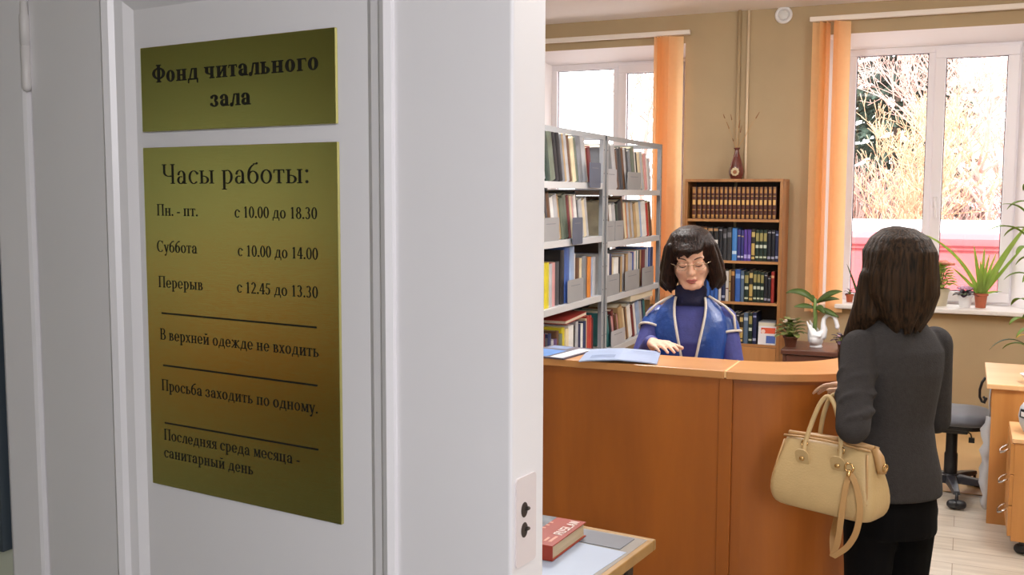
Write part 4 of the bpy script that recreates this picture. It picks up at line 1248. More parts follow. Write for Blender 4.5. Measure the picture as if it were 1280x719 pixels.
# sill plants
sz = WZ0
bushy('potted_violet', 'pink flowering violet in a white pot on the plant window sill', (.008, 8.07, sz), .036, .047, .088, M_wpot, 16, .06, .042, .06, M_viol, M_pinkf, 18, .024, zspan=.018, fz=.062)
bushy('potted_geranium', 'lime green plant with coral flowers on the sill behind the standing woman', (-.165, 8.10, sz), .05, .065, .13, mat('beige_pot', (198, 186, 160), .6), 60, .055, .055, .12, M_leafy, M_coral, 7, .030, zspan=.15)
bushy('potted_cutting', 'tiny plant in a small terracotta pot at the blind end of the sill', (-.795, 8.09, sz), .022, .028, .06, M_terra, 8, .04, .022, .03, M_viol, None, zspan=.03)
cm = thing('white_cup', 'white cup standing on the sill between the small terracotta pot and the mullion', 'cup', (-.735, 8.10, sz))
MB().lathe([(.0001, 0), (.028, 0), (.036, .07), (.034, .07), (.027, .004), (.0001, .004)], 20).build('bowl', M_wpot, cm, smooth=True)
c2 = thing('leaf_cutting', 'single long dark leaf standing in the white cup on the sill', 'plant', (-.735, 8.10, sz + .006))
mb = MB(); leaf_at(mb, (.012, 0, 0), (-.28, -.05, .95), .30, .022, .35, 9, .2, 'sword', (1, .4, 0))
mb.build('leaves', M_leafd, c2, smooth=True, solid=.001)
# spiky crinum in terracotta
cr = thing('potted_crinum', 'long-leaved lime plant in a terracotta pot on the sill', 'plant', (.113, 8.09, sz))
pot(cr, .034, .044, .105, M_terra)
mb = MB(); MB_d = MB()
for (dx, dy, dz, L, W, dr) in ((-.45, -.12, 1.0, .62, .036, 1.15), (.42, -.1, 1.0, .60, .062, .42), (.62, .05, .9, .46, .036, .05), (-.16, -.1, 1, .36, .042, .05), (.03, .1, 1, .34, .04, .1), (-.75, -.2, .95, .27, .034, .3), (-.05, -.15, 1, .25, .04, .1),
                                (.12, -.12, 1, .30, .036, .3), (.25, .2, 1, .32, .034, .25), (.7, -.2, .35, .13, .026, .5), (.30, -.1, 1, .22, .035, .5)):
    leaf_at(mb, (dx * .02, dy * .02, .095), (dx, dy, dz), L, W, dr, 11, .16, 'sword', (1, .5 * (1 if dx < 0 else -1), 0))
mb.build('leaves', mat('leaf_crinum', (176, 202, 104), .42, trans=.45, var=.22, vscale=9), cr, smooth=True, solid=.0012)

# ================================================================== DESK, DRAWER UNIT, CHAIR
M_desk = wood('desk_veneer', (176, 116, 56), (204, 146, 82), 'Z', .4, 6)
M_dtop = wood('desk_top_veneer', (222, 172, 120), (236, 192, 142), 'X', .38, 5)
DX0, DX1, DY0, DY1, DZ = .125, 1.35, 5.62, 6.36, .725
dk = thing('desk', 'light orange wooden desk beside the black office chair', 'desk', (DX0, DY0, 0))
MB().box(0, DX1 - DX0, 0, DY1 - DY0, DZ - .025, DZ).build('desk_top', M_dtop, dk, bevel=.003)
MB().box(.025, .60, .015, .035, .0, DZ - .025).build('front_panel', M_desk, dk, bevel=.001)
MB().box(.60, DX1 - DX0 - .02, .015, .035, .25, DZ - .025).build('modesty_panel', M_desk, dk, bevel=.001)
MB().box(.06, .082, .036, .22, .0, DZ - .025).build('side_panel', M_desk, dk, bevel=.001)
MB().box(.06, .082, .56, .72, .0, DZ - .025).build('side_panel', M_desk, dk, bevel=.001)
MB().box(DX1 - DX0 - .03, DX1 - DX0 - .008, .036, .72, 0, DZ - .025).build('side_panel', M_desk, dk, bevel=.001)
MB().prism([(0, 0), (0, .16), (.14, .16)], 0, .02, Matrix.Translation((.03, .34, DZ - .185)) @ Matrix(((0, 0, 1, 0), (1, 0, 0, 0), (0, 1, 0, 0), (0, 0, 0, 1)))).build('bracket', M_desk, dk)

pd = thing('drawer_unit', 'orange wooden drawer unit on castors standing before the desk', 'drawer unit', (.243, 5.16, 0))
PW, PD, PZ = .42, .40, .555
MB().box(-.012, PW, -.004, PD, PZ - .02, PZ).build('top', M_dtop, pd, bevel=.002)
MB().box(0, PW, 0, .018, .07, PZ - .02).build('side_panel', M_desk, pd, bevel=.001)
MB().box(0, PW, PD - .018, PD, .07, PZ - .02).build('side_panel', M_desk, pd, bevel=.001)
MB().box(PW - .012, PW, .018, PD - .018, .07, PZ - .02).build('back_panel', M_desk, pd)
MB().box(0, PW - .012, .018, PD - .018, .07, .088).build('bottom_panel', M_desk, pd)
M_chr = mat('satin_chrome', (210, 206, 202), .25, 1.0)
for k in range(3):
    z0 = .092 + k * .147
    d = MB().box(-.016, 0, .002, PD - .002, z0, z0 + .143).build('drawer', M_desk, pd, bevel=.0015)
    MB().tube([(-.016, .15, z0 + .085), (-.040, .150, z0 + .07), (-.052, .172, z0 + .06), (-.052, .228, z0 + .06), (-.040, .250, z0 + .07), (-.016, .25, z0 + .085)], .005, 8).build('handle', M_chr, d, smooth=True)
M_blk = mat('black_plastic', (30, 30, 34), .4)
for x in (.05, PW - .05):
    for y in (.05, PD - .05):
        c = MB().cap((x - .009, y, .025), (x + .009, y, .025), .024, .024, 16); c.box(x - .012, x + .012, y - .012, y + .012, .04, .07)
        c.build('caster', M_blk, pd, smooth=False)

ap = thing('desk_fan_heater', 'rounded light grey plastic appliance with a dark slot on the drawer unit', 'appliance', (.37, 5.32, PZ + .001))
mb = MB(); rs = []
for (z, r) in ((0, .085), (.012, .092), (.04, .105), (.08, .112), (.12, .106), (.15, .085), (.165, .05), (.17, .01)):
    rs.append([(r * cos(2 * pi * k / 28), r * .9 * sin(2 * pi * k / 28), z) for k in range(28)])
mb.rings(rs).build('casing', mat('appliance_grey', (186, 190, 196), .4), ap, smooth=True)
mb = MB()
for k in range(7):
    a0 = RAD(196 + 7 * k); a1 = RAD(196 + 7 * (k + 1))
    vs = []
    for a in (a0, a1):
        for z in (.078, .118):
            r = .1125 if z < .1 else .1085
            vs.append((r * cos(a), r * .9 * sin(a), z))
    mb.add(vs, [(0, 1, 3, 2)])
mb.build('slot', M_blk, ap)
mb = MB()
for k in range(3):
    a0 = RAD(206 + 7 * k); a1 = RAD(206 + 7 * (k + 1)); vs = []
    for a in (a0, a1):
        for z in (.085, .108):
            r = .1142
            vs.append((r * cos(a), r * .9 * sin(a), z))
    mb.add(vs, [(0, 1, 3, 2)])
mb.build('switch_plate', M_white, ap)
dish = thing('white_dish', 'white rimmed dish standing on the edge of the desk', 'dish', (.345, 5.73, DZ + .0005))
MB().lathe([(.0001, 0), (.035, 0), (.05, .018), (.066, .042), (.07, .046), (.066, .046), (.048, .02), (.0001, .006)], 28).build('bowl', M_wpot, dish, smooth=True)

# pale plastic bag on the floor under the desk edge, black cable loop hanging from the desk
bg = thing('plastic_bag', 'crumpled pale grey plastic bag hanging down from the desk edge', 'bag', (.150, 5.80, 0))
mb = MB(); rs = []
for k in range(15):
    t = k / 14; z = .03 + .49 * t
    r = .052 * (sin(pi * min(1, .16 + .84 * (1 - t) * .9)) ** .6) * (1 + .22 * sin(k * 2.3)) + .006
    rs.append([(r * .62 * (1 + .2 * sin(3 * a + k)) * cos(a) - .006 * sin(k * 1.7), r * .75 * sin(a), z) for a in [2 * pi * q / 20 for q in range(20)]])
mb.rings(rs).build('bag_body', mat('plastic_film', (206, 208, 214), .3, bump=.4, bscale=30, trans=.2), bg, smooth=True)
MB().tube([(0, 0, .515), (-.006, 0, .60), (-.002, .0, .694)], .004, 6).build('bag_handle', mat('plastic_film', (206, 208, 214), .3), bg, smooth=True)
cl = thing('cable_loop', 'small loop of black cable hanging on the desk edge above the chair seat', 'cable', (.112, 5.98, .55))
mb = MB()
mb.tube([(.012, 0, .148), (-.004, 0, .12), (-.013, 0, .08), (-.012, 0, .04), (0, 0, .015), (.012, -.01, .012), (.014, -.01, .035), (.004, -.008, .045)], .007, 8)
mb.build('cable', M_blk, cl, smooth=True)
MB().cap((.012, -.008, .018), (.02, -.01, .035), .008, .007, 10).build('plug', M_blk, cl, smooth=True)

# office chair
ch = thing('office_chair', 'black office chair with seat greyed for reflected light between the woman and the desk', 'chair', (-.03, 6.09, 0), 0)
M_seat = mat('seat_fabric', (92, 94, 102), .85, bump=.3, bscale=300, var=.06, sheen=.4)  # black seat; the grey puts reflected light into its colour
mb = MB(); rs = []
for (sx, z, off) in ((.80, .425, 0), (.97, .44, 0), (1, .455, 0), (.98, .475, 0), (.9, .488, 0), (.7, .494, 0), (.3, .496, 0)):
    rs.append([(x * sx, y * sx, z) for x, y in rr_poly(-.20, .20, -.205, .205, .12, 6)])
mb.rings(rs).build('seat', M_seat, ch, smooth=True)
MB().prism(rr_poly(-.17, .17, -.17, .17, .10, 5), .405, .427).build('seat_shell', M_blk, ch, bevel=.006)
MB().box(-.08, .08, -.11, .11, .375, .405).build('tilt_mechanism', M_blk, ch, bevel=.006)
MB().lathe([(.0001, .10), (.035, .10), (.035, .24), (.030, .25), (.030, .38), (.0001, .38)], 20).build('gas_column', M_blk, ch, smooth=True, bevel=.002)
lv = MB().tube([(.07, -.04, .385), (.095, -.06, .37), (.10, -.065, .35)], .004, 6); lv.box(.085, .115, -.075, -.055, .325, .352)
lv.build('height_lever', M_blk, ch)
MB().lathe([(.0001, .075), (.045, .075), (.048, .09), (.044, .125), (.038, .13), (.0001, .13)], 20).build('base_hub', M_blk, ch, smooth=True)
M_base = mat('dark_base_plastic', (54, 54, 60), .35)
for k in range(5):
    a = RAD(-82 + 72 * k); ca, sa = cos(a), sin(a)
    leg = MB(); rs = []
    for (r, wz, h0, h1) in ((.03, .030, .078, .125), (.15, .025, .080, .115), (.27, .018, .078, .098)):
        rs.append([(r * ca - w * sa, r * sa + w * ca, z) for w, z in ((-wz, h0), (wz, h0), (wz * .8, h1), (-wz * .8, h1))])
    L = leg.rings(rs).build('base_leg', M_base, ch, bevel=.004)
    w = MB(); cx, cy = .272 * ca, .272 * sa
    for s in (-1, 1):
        p = Vector((cx - s * .012 * sa, cy + s * .012 * ca, .0285)); q = Vector((cx - s * .026 * sa, cy + s * .026 * ca, .0285))
        w.cap(p, q, .027, .024, 16)
    w.tube([(cx, cy, .03), (cx, cy, .09)], .008, 8)
    w.build('caster', M_blk, L, smooth=True)
br = MB().tube([(-.10, 0, .39), (-.27, 0, .39), (-.30, 0, .45), (-.30, 0, .62)], .016, 8)
br.build('back_support', M_blk, ch, smooth=True)
mb = MB(); rs = []
for (t, sc) in ((-.02, .82), (.0, .97), (.02, 1), (.04, .9), (.05, .6)):
    rs.append([(-.292 + t, y * sc, .78 + z * sc) for y, z in rr_poly(-.20, .20, -.19, .19, .10, 5)])
mb.rings(rs).build('backrest', M_seat, ch, smooth=True)
# floor mat under the desk area
fm = MB().box(-1.1, 1.6, 6.15, 7.85, .0, .006).build('floor_mat', mat('tan_floor_mat', (214, 178, 126), .35, var=.05, vscale=4), bevel=.002)
tag(fm, 'large tan floor mat lying between the black chair and the window wall', 'floor mat')

# tall plant behind the desk
tp = thing('tall_houseplant', 'tall leafy houseplant growing behind the desk at the picture edge', 'plant', (.345, 6.62, 0))
pot(tp, .11, .14, .26, M_terra)
mb = MB(); mb.tube([(0, 0, .22), (.004, .01, .8), (-.006, 0, 1.3), (.0, 0, 1.85)], [.012, .010, .008, .005], 8); mb.tube([(.03, .02, .22), (.05, .02, .7), (.06, 0, 1.2), (.07, 0, 1.5)], [.010, .008, .006, .004], 8)
mb.build('stem', mat('plant_stem', (86, 104, 52), .6), tp, smooth=True)
mb = MB(); yl = MB()
k = 0
for z in [.74 + .052 * i for i in range(22)]:
    a = k * 2.4 + .4; k += 1
    L = R4.uniform(.13, .19)
    leaf_at(mb, (0, 0, z), (cos(a), sin(a), .55), L, .045, 1.7, 8, .15)
    if k % 2: leaf_at(mb, (.055, .01, z * .8 + .05), (cos(a + 1.5), sin(a + 1.5), .5), L, .04, 1.8, 8, .15)
leaf_at(mb, (-.005, 0, 1.40), (-.6, -.25, .95), .30, .045, 1.9, 10, .15)
leaf_at(mb, (-.005, 0, 1.52), (-.5, -.2, 1.0), .22, .04, 1.6, 10, .15)
leaf_at(yl, (-.002, 0, .86), (-.7, -.3, .1), .06, .03, 1.0, 6, .15)
mb.build('leaves', M_leaf, tp, smooth=True, solid=.001)
yl.build('yellow_leaf', mat('leaf_yellow', (226, 186, 40), .5, trans=.2), tp, smooth=True, solid=.001)
dl = MB(); leaf_at(dl, (0, 0, .80), (-.75, -.15, .55), .23, .022, 1.9, 9, .2)
dl.build('dark_leaf', M_leafd, tp, smooth=True, solid=.001)
# ================================================================== PEOPLE
def skin(name, rgb):
    m = mat(name, rgb, .5, var=.05, vscale=18)
    b = pbsdf(m); b.inputs['Subsurface Weight'].default_value = .12; b.inputs['Subsurface Radius'].default_value = (.012, .005, .003)
    return m
M_skin = skin('skin_fair', (222, 176, 150))
M_skin2 = skin('skin_light', (220, 178, 152))
def hair_mat(name, dark, light, rough=.45):
    m = bpy.data.materials.new(name); m.use_nodes = True
    nt = m.node_tree; b = pbsdf(m); b.inputs['Roughness'].default_value = rough; b.inputs['Specular IOR Level'].default_value = .2
    tc = nt.nodes.new('ShaderNodeTexCoord'); mp = nt.nodes.new('ShaderNodeMapping'); mp.inputs['Scale'].default_value = (60, 60, 3.5)
    n = nt.nodes.new('ShaderNodeTexNoise'); n.inputs['Scale'].default_value = 2.2; n.inputs['Detail'].default_value = 5; n.inputs['Distortion'].default_value = .5
    nt.links.new(tc.outputs['Object'], mp.inputs[0]); nt.links.new(mp.outputs[0], n.inputs['Vector'])
    r = nt.nodes.new('ShaderNodeValToRGB')
    r.color_ramp.elements[0].position = .35; r.color_ramp.elements[0].color = srgb(*dark)
    r.color_ramp.elements[1].position = .75; r.color_ramp.elements[1].color = srgb(*light)
    nt.links.new(n.outputs[0], r.inputs[0]); nt.links.new(r.outputs[0], b.inputs['Base Color'])
    bp = nt.nodes.new('ShaderNodeBump'); bp.inputs['Strength'].default_value = .7; bp.inputs['Distance'].default_value = .006
    nt.links.new(n.outputs[0], bp.inputs['Height']); nt.links.new(bp.outputs[0], b.inputs['Normal'])
    return m

def head(mb, M):
    def E(c, r): mb.ell(M @ Vector(c), r, M.to_3x3().to_4x4(), 18, 12)
    def K(a, b, ra, rb): mb.cap(M @ Vector(a), M @ Vector(b), ra, rb, 12)
    E((0, -.012, .028), (.071, .088, .083))
    E((0, .022, -.03), (.055, .060, .072))
    E((0, .060, -.096), (.022, .020, .017))
    for s in (-1, 1):
        K((s * .050, -.005, -.040), (s * .020, .055, -.092), .020, .018)
        E((s * .033, .056, -.026), (.024, .022, .022))
        E((s * .010, .092, -.034), (.008, .009, .007))
        E((s * .029, .072, .002), (.0150, .0105, .0095))
        E((s * .074, -.012, -.008), (.008, .018, .030))
        K((s * .012, .079, .020), (s * .043, .066, .022), .009, .008)
    K((0, .080, .012), (0, .101, -.030), .0075, .0115)
    E((0, .081, -.060), (.020, .009, .0055)); E((0, .079, -.071), (.017, .009, .0065))
    E((0, .058, .045), (.046, .030, .038))

def hand(mb, W, d, n, thumb, curl=.35, s=1.0, spread=.05):
    """W wrist; d finger direction; n back-of-hand normal; thumb = +1/-1 side"""
    W = Vector(W); d = Vector(d).normalized(); n = Vector(n); n = (n - d * n.dot(d)).normalized(); sd = d.cross(n) * thumb
    lens = ((.040, .025, .019), (.045, .029, .021), (.042, .027, .020), (.032, .020, .017))
    for i in range(4):
        off = (.031 - .0207 * i) * s
        kn = W + d * (.086 - (.0, -.004, .0, .008)[i]) * s + sd * off
        mb.cap(W + d * .012 * s + sd * off * .5, kn, .0135 * s, .0105 * s, 10)
        p = kn; v = (d + sd * off / s * spread * 20 * .1).normalized(); r = (.0092, .0086, .0086, .0078)[i] * s
        for j, L in enumerate(lens[i]):
            a = curl * (1.0, 1.2, .8)[j]
            v = (v * cos(a) - n * sin(a)).normalized()
            q = p + v * L * s
            mb.cap(p, q, r, r * .9, 10); p = q; r *= .9
    p = W + d * .018 * s + sd * .022 * s; v = (d * .55 + sd * .8 - n * .3).normalized(); r = .0125 * s
    for L in (.040, .030, .024):
        q = p + v * L * s
        mb.cap(p, q, r, r * .88, 10); p = q; r *= .88; v = (v + d * .45 - n * .1).normalized()

def dome_locks(P, c, r, n, rad, hang, rg, fringe=None, crown=(0, 0)):
    """locks of hair combed from the crown over an ellipsoid and down; P maps local points; hang(az) -> list of points below the dome"""
    for k in range(n):
        az = 2 * pi * (k + rg.uniform(-.25, .25)) / n
        f = fringe and abs(math.atan2(sin(az), cos(az))) < fringe
        pts = []
        for th in ((4, 22, 42, 60) if f else (4, 26, 50, 74)):
            t = RAD(th); w = min(1, th / 40)
            pts.append((c[0] + crown[0] * (1 - w) + r[0] * sin(t) * sin(az), c[1] + crown[1] * (1 - w) + r[1] * sin(t) * cos(az), c[2] + r[2] * cos(t)))
        pts += hang(az, f, rg)
        m = len(pts)
        yield [P(p) for p in pts], [rad * (.55 if i == 0 else .8 if i == 1 else .35 if i == m - 1 else 1.0) for i in range(m)]

def ellring(z, rx, ry, cy=0, n=28, cx=0, p=2.3):
    out = []
    for k in range(n):
        a = 2 * pi * k / n; c, s_ = cos(a), sin(a)
        out.append((cx + rx * abs(c) ** (2 / p) * (1 if c >= 0 else -1), cy + ry * abs(s_) ** (2 / p) * (1 if s_ >= 0 else -1), z))
    return out

# ------------------------------------------------------------------ woman at the counter, seen from behind
W1 = (-.170, 3.09, 0); WR = RAD(42)
pm = MB()
HM = Matrix.Translation((.004, .03, 1.463)) @ Matrix.Rotation(RAD(-8), 4, 'X')
head(pm, HM)
pm.cap((0, -.002, 1.42), (0, -.012, 1.27), .046, .052)
pm.rings([ellring(.76, .115, .085), ellring(.90, .108, .082), ellring(1.02, .095, .07), ellring(1.15, .115, .08), ellring(1.24, .105, .065), ellring(1.29, .05, .045)])
LSH, LEL, LWR = (-.128, -.003, 1.243), (-.216, -.102, 1.042), (-.080, .094, 1.102)
RSH, REL, RWR = (.128, -.003, 1.243), (.160, .018, 1.015), (.060, .225, 1.065)
pm.limb([LSH, LEL, LWR], [.034, .028, .021]); pm.limb([RSH, REL, RWR], [.034, .028, .021])
hand(pm, LWR, (.62, .78, .10), (-.2, -.1, .95), 1, .30, .90)
hand(pm, RWR, (-.45, .85, .1), (.3, 0, .95), -1, .35, .90)
for s in (-1, 1):
    pm.limb([(s * .068, 0, .80), (s * .070, .012, .43), (s * .072, -.01, .09)], [.064, .044, .033])
    pm.cap((s * .072, -.02, .045), (s * .085, .12, .03), .032, .024)
body = pm.build('person', M_skin2, smooth=True)
body.location = W1; body.rotation_euler = (0, 0, WR)
remesh(body, .0045, 5)
tag(body, 'standing woman seen from behind in a grey blazer, a handbag on her forearm', 'person')
# hair: a smooth crown and long locks gathered at the neck, one tress falling before the shoulder
hb = MB(); rh = random.Random(4)
HC, HRr = (0, .004, 1.486), (.088, .106, .094)
hb.ell(HC, HRr, None, 40, 24)
hb.ell((-.004, -.024, 1.445), (.092, .088, .100), None, 40, 24)
hb.cap((-.004, -.035, 1.43), (-.008, -.052, 1.375), .082, .060, 30); hb.cap((-.008, -.052, 1.375), (-.015, -.056, 1.335), .060, .034, 30)
def hang1(az, f, rg):
    x, y = sin(az), cos(az); j = rg.uniform(-.006, .006); e = rg.uniform(-.02, .015)
    if y > .45: return [(.090 * x, .004 + .104 * y, 1.45)]
    return [(.094 * x - .003, .100 * y - .004, 1.445), (.090 * x - .004 + j, .088 * y - .018, 1.395), (.066 * x - .008 + j, .058 * y - .036, 1.348 + e * .5), (.040 * x - .012, .035 * y - .046, 1.305 + e)]
for pts, rr_ in dome_locks(Vector, HC, HRr, 44, .0105, hang1, rh, None, (0, .02)):
    hb.limb(pts, rr_)
hb.limb([(-.080, .02, 1.44), (-.092, .03, 1.35), (-.098, .07, 1.27), (-.100, .105, 1.20), (-.096, .120, 1.12)], [.034, .034, .026, .019, .006])
hb.limb([(-.070, -.01, 1.42), (-.084, .0, 1.34), (-.090, .05, 1.26), (-.096, .085, 1.19)], [.022, .022, .014, .005])
hr = hb.build('hair', hair_mat('brown_hair', (20, 13, 8), (70, 48, 30), .6), body, smooth=True)
remesh(hr, .0038, 5)
# blazer
jb = MB()
jb.rings([ellring(.812, .138, .112, -.004), ellring(.818, .141, .115, -.004), ellring(.88, .139, .112), ellring(.95, .122, .098), ellring(1.02, .112, .088), ellring(1.09, .122, .095), ellring(1.17, .136, .102), ellring(1.23, .140, .094), ellring(1.270, .118, .074), ellring(1.305, .085, .060), ellring(1.335, .060, .056)])
jb.limb([LSH, ((LSH[0] + LEL[0]) / 2 - .002, (LSH[1] + LEL[1]) / 2, (LSH[2] + LEL[2]) / 2), LEL], [.052, .050, .047])
jb.limb([LEL, ((LEL[0] + LWR[0]) / 2, (LEL[1] + LWR[1]) / 2, (LEL[2] + LWR[2]) / 2 - .004), (LWR[0] - .006, LWR[1] - .016, LWR[2] - .002)], [.047, .042, .033])
jb.limb([RSH, REL, (RWR[0] + .006, RWR[1] - .02, RWR[2])], [.052, .045, .033])
def fold(axis0, axis1, t, ang, R, r, span=1.5):
    """a soft cloth ridge wrapping part of a sleeve"""
    A = Vector(axis0); B = Vector(axis1); d = (B - A).normalized(); u = d.cross(Vector((0, 1, 0))).normalized(); w = d.cross(u)
    c = A.lerp(B, t); pts = []
    for k in range(6):
        a = ang + span * (k / 5 - .5)
        pts.append(c + (u * cos(a) + w * sin(a)) * R + d * .030 * (k / 5 - .5))
    jb.limb(pts, [r * .4, r * .9, r, r, r * .9, r * .4])
for k, (t, an) in enumerate(((.30, .6), (.45, 2.2), (.58, .9), (.70, 2.6), (.82, 1.2), (.93, 2.0), (.38, 3.6), (.64, 4.0))):
    fold(LSH, LEL, t, an, .047, .0105)
for k, (t, an) in enumerate(((.14, 1.0), (.28, 2.2), (.42, .8), (.55, 3.0), (.70, 1.4))):
    fold(LEL, LWR, t, an, .042 - .01 * t, .0095)
for t, an in ((.35, 4.2), (.6, 3.4), (.8, 4.4)): fold(RSH, REL, t, an, .044, .008)
jk = jb.build('blazer', mat('grey_wool', (57, 54, 55), .95, var=.10, vscale=90, bump=.25, bscale=260), body, smooth=True)
remesh(jk, .005, 7)
tr = MB()
tr.rings([ellring(.70, .134, .108), ellring(.78, .132, .104), ellring(.90, .116, .092), ellring(.94, .108, .085)])
for s in (-1, 1):
    tr.limb([(s * .066, 0, .76), (s * .068, .012, .43), (s * .070, -.008, .10), (s * .070, -.008, .075)], [.080, .056, .048, .048])
t_ = tr.build('trousers', mat('black_cloth', (9, 8, 10), .95, var=.1, vscale=30), body, smooth=True)
pbsdf(MATS['black_cloth']).inputs['Specular IOR Level'].default_value = .15; pbsdf(MATS['grey_wool']).inputs['Specular IOR Level'].default_value = .25
remesh(t_, .007, 4)
for s in (-1, 1):
    sh = MB(); sh.cap((s * .072, -.028, .046), (s * .084, .105, .040), .040, .034); sh.cap((s * .084, .10, .036), (s * .088, .15, .030), .034, .026); sh.box(s * .078 - .034, s * .078 + .034, -.06, .16, .0, .012)
    so = sh.build('shoe', mat('black_leather', (26, 24, 24), .35), body, smooth=True); remesh(so, .006, 3)

# handbag
BG = (-.326, 2.925, .785)
hbag = thing('handbag', 'tan leather handbag hanging from the forearm of the standing woman', 'handbag', BG, RAD(-22))
hbag.scale = (1.0, 1.0, .84)
M_bag = mat('tan_leather', (196, 168, 122), .45, var=.06, vscale=9, bump=.15, bscale=160)
M_bagd = mat('tan_trim_leather', (184, 144, 96), .45, var=.06, vscale=9)
M_goldm = mat('pale_gold_metal', (214, 176, 120), .25, 1.0)
prof = ((0, .128, .040), (.006, .142, .054), (.02, .154, .064), (.055, .161, .070), (.10, .157, .067), (.15, .148, .056), (.20, .138, .040), (.228, .131, .028), (.238, .129, .022))
rs = [[(x, y, z) for x, y in rr_poly(-hw, hw, -hd, hd, min(hd * .8, .03), 5)] for z, hw, hd in prof]
MB().rings(rs).build('bag_body', M_bag, hbag, smooth=True, subsurf=1)
mb = MB()
for y in (-.024, .024):
    mb.tube([(-.131, y, .236), (-.06, y * 1.15, .243), (0, y * 1.15, .2445), (.06, y * 1.15, .243), (.131, y, .236)], .0045, 8)
mb.tube([(-.128, -.0, .241), (0, 0, .246), (.128, 0, .241)], .009, 8)
mb.build('frame_trim', M_bagd, hbag, smooth=True)
mb = MB()
for s in (-1, 1):
    mb.tube([(s * .122, -.040, .010), (s * .140, -.056, .035), (s * .144, -.0605, .07), (s * .141, -.056, .12), (s * .134, -.045, .17), (s * .125, -.030, .225)], .0032, 6)
mb.tube([(-.122, -.042, .008), (0, -.044, .006), (.122, -.042, .008)], .0032, 6)
mb.build('piping', M_bagd, hbag, smooth=True)
# gusset tab with ring at the near end
g = MB(); g.tube([(.130, 0, .238), (.146, -.004, .215), (.155, -.006, .18), (.157, -.006, .165)], [.012, .014, .014, .012], 8)
g.build('gusset_tab', M_bagd, hbag, smooth=True)
g = MB(); g.tube([(.166 , -.006 + .012 * cos(2 * pi * k / 14), .185 + .012 * sin(2 * pi * k / 14)) for k in range(14)], .0028, 6, closed=True)
g.build('gusset_ring', M_goldm, hbag, smooth=True)
def bag_handle(ysign, ap, nm):
    y0 = -.0485 if ysign < 0 else .0485
    pts = [(-.054, y0, .185), (-.055, y0 * .8, .235), (-.040, y0 * .55, .31), (-.022, y0 * .45, .37), (0.0, y0 * .4, ap), (.022, y0 * .45, .37), (.040, y0 * .55, .31), (.055, y0 * .8, .235), (.054, y0, .185)]
    sm = []
    for i in range(len(pts) - 1):
        for q in range(4): sm.append(Vector(pts[i]).lerp(Vector(pts[i + 1]), q / 4))
    sm.append(Vector(pts[-1]))
    for _ in range(3): sm = [sm[0]] + [(sm[i - 1] + sm[i] * 2 + sm[i + 1]) / 4 for i in range(1, len(sm) - 1)] + [sm[-1]]
    h = MB().tube(sm, .0068, 10).build(nm, M_bag, hbag, smooth=True)
    for s in (-1, 1):
        t = MB(); MX = Matrix.Translation((s * .054, y0 - (.006 if ysign < 0 else -.006), .178)) @ Matrix.Rotation(RAD(14 if ysign < 0 else -14), 4, 'X') @ Matrix(((1, 0, 0, 0), (0, 0, 1, 0), (0, 1, 0, 0), (0, 0, 0, 1)))
        t.prism(rr_poly(-.021, .021, -.026, .034, .019, 6), -.002, .002, MX)
        t.build('handle_tab', M_bag, hbag, bevel=.001)
        r = MB(); r.ell((s * .054, y0 + ysign * .010, .178), (.008, .005, .008), nu=12, nv=8)
        r.tube([(s * .056 + .0085 * cos(2 * pi * k / 12), y0 * .86, .226 + .011 * sin(2 * pi * k / 12)) for k in range(12)], .0022, 6, closed=True)
        r.build('ring', M_goldm, hbag, smooth=True)
bag_handle(-1, .40, 'front_handle'); bag_handle(1, .40, 'rear_handle')
# long shoulder strap clipped to the front and looping down below the bag
def ribbon(mb, pts, w, t, side):
    P = [Vector(p) for p in pts]; sm = []
    for i in range(len(P) - 1):
        for q in range(5): sm.append(P[i].lerp(P[i + 1], q / 5))
    sm.append(P[-1])
    for _ in range(4): sm = [sm[0]] + [(sm[i - 1] + sm[i] * 2 + sm[i + 1]) / 4 for i in range(1, len(sm) - 1)] + [sm[-1]]
    rs = []
    for i, p in enumerate(sm):
        d = (sm[min(i + 1, len(sm) - 1)] - sm[max(i - 1, 0)]).normalized(); s = Vector(side); s = (s - d * s.dot(d)).normalized(); n = d.cross(s)
        rs.append([p + s * w / 2 + n * t / 2, p - s * w / 2 + n * t / 2, p - s * w / 2 - n * t / 2, p + s * w / 2 - n * t / 2])
    mb.rings(rs)
mb = MB()
ribbon(mb, [(.092, -.058, .165), (.088, -.074, .12), (.083, -.080, .03), (.072, -.074, -.07), (.052, -.066, -.125)], .017, .0028, (1, 0, .1))
ribbon(mb, [(.092, -.062, .168), (.122, -.074, .13), (.140, -.084, .06), (.128, -.080, -.02), (.098, -.072, -.08), (.056, -.0695, -.122)], .017, .0028, (1, .1, .1))
ribbon(mb, [(.054, -.063, -.124), (.030, -.03, -.075), (.012, .03, -.02), (.008, .066, .03), (.02, .072, .10)], .017, .0028, (1, 0, .1))
mb.build('shoulder_strap', M_bagd, hbag, bevel=.0008)
g = MB(); g.tube([(.092 + .012 * cos(2 * pi * k / 14), -.0635, .182 + .014 * sin(2 * pi * k / 14)) for k in range(14)], .003, 6, closed=True); g.cap((.092, -.063, .170), (.092, -.066, .158), .006, .006)
g.build('strap_clasp', M_goldm, hbag, smooth=True)

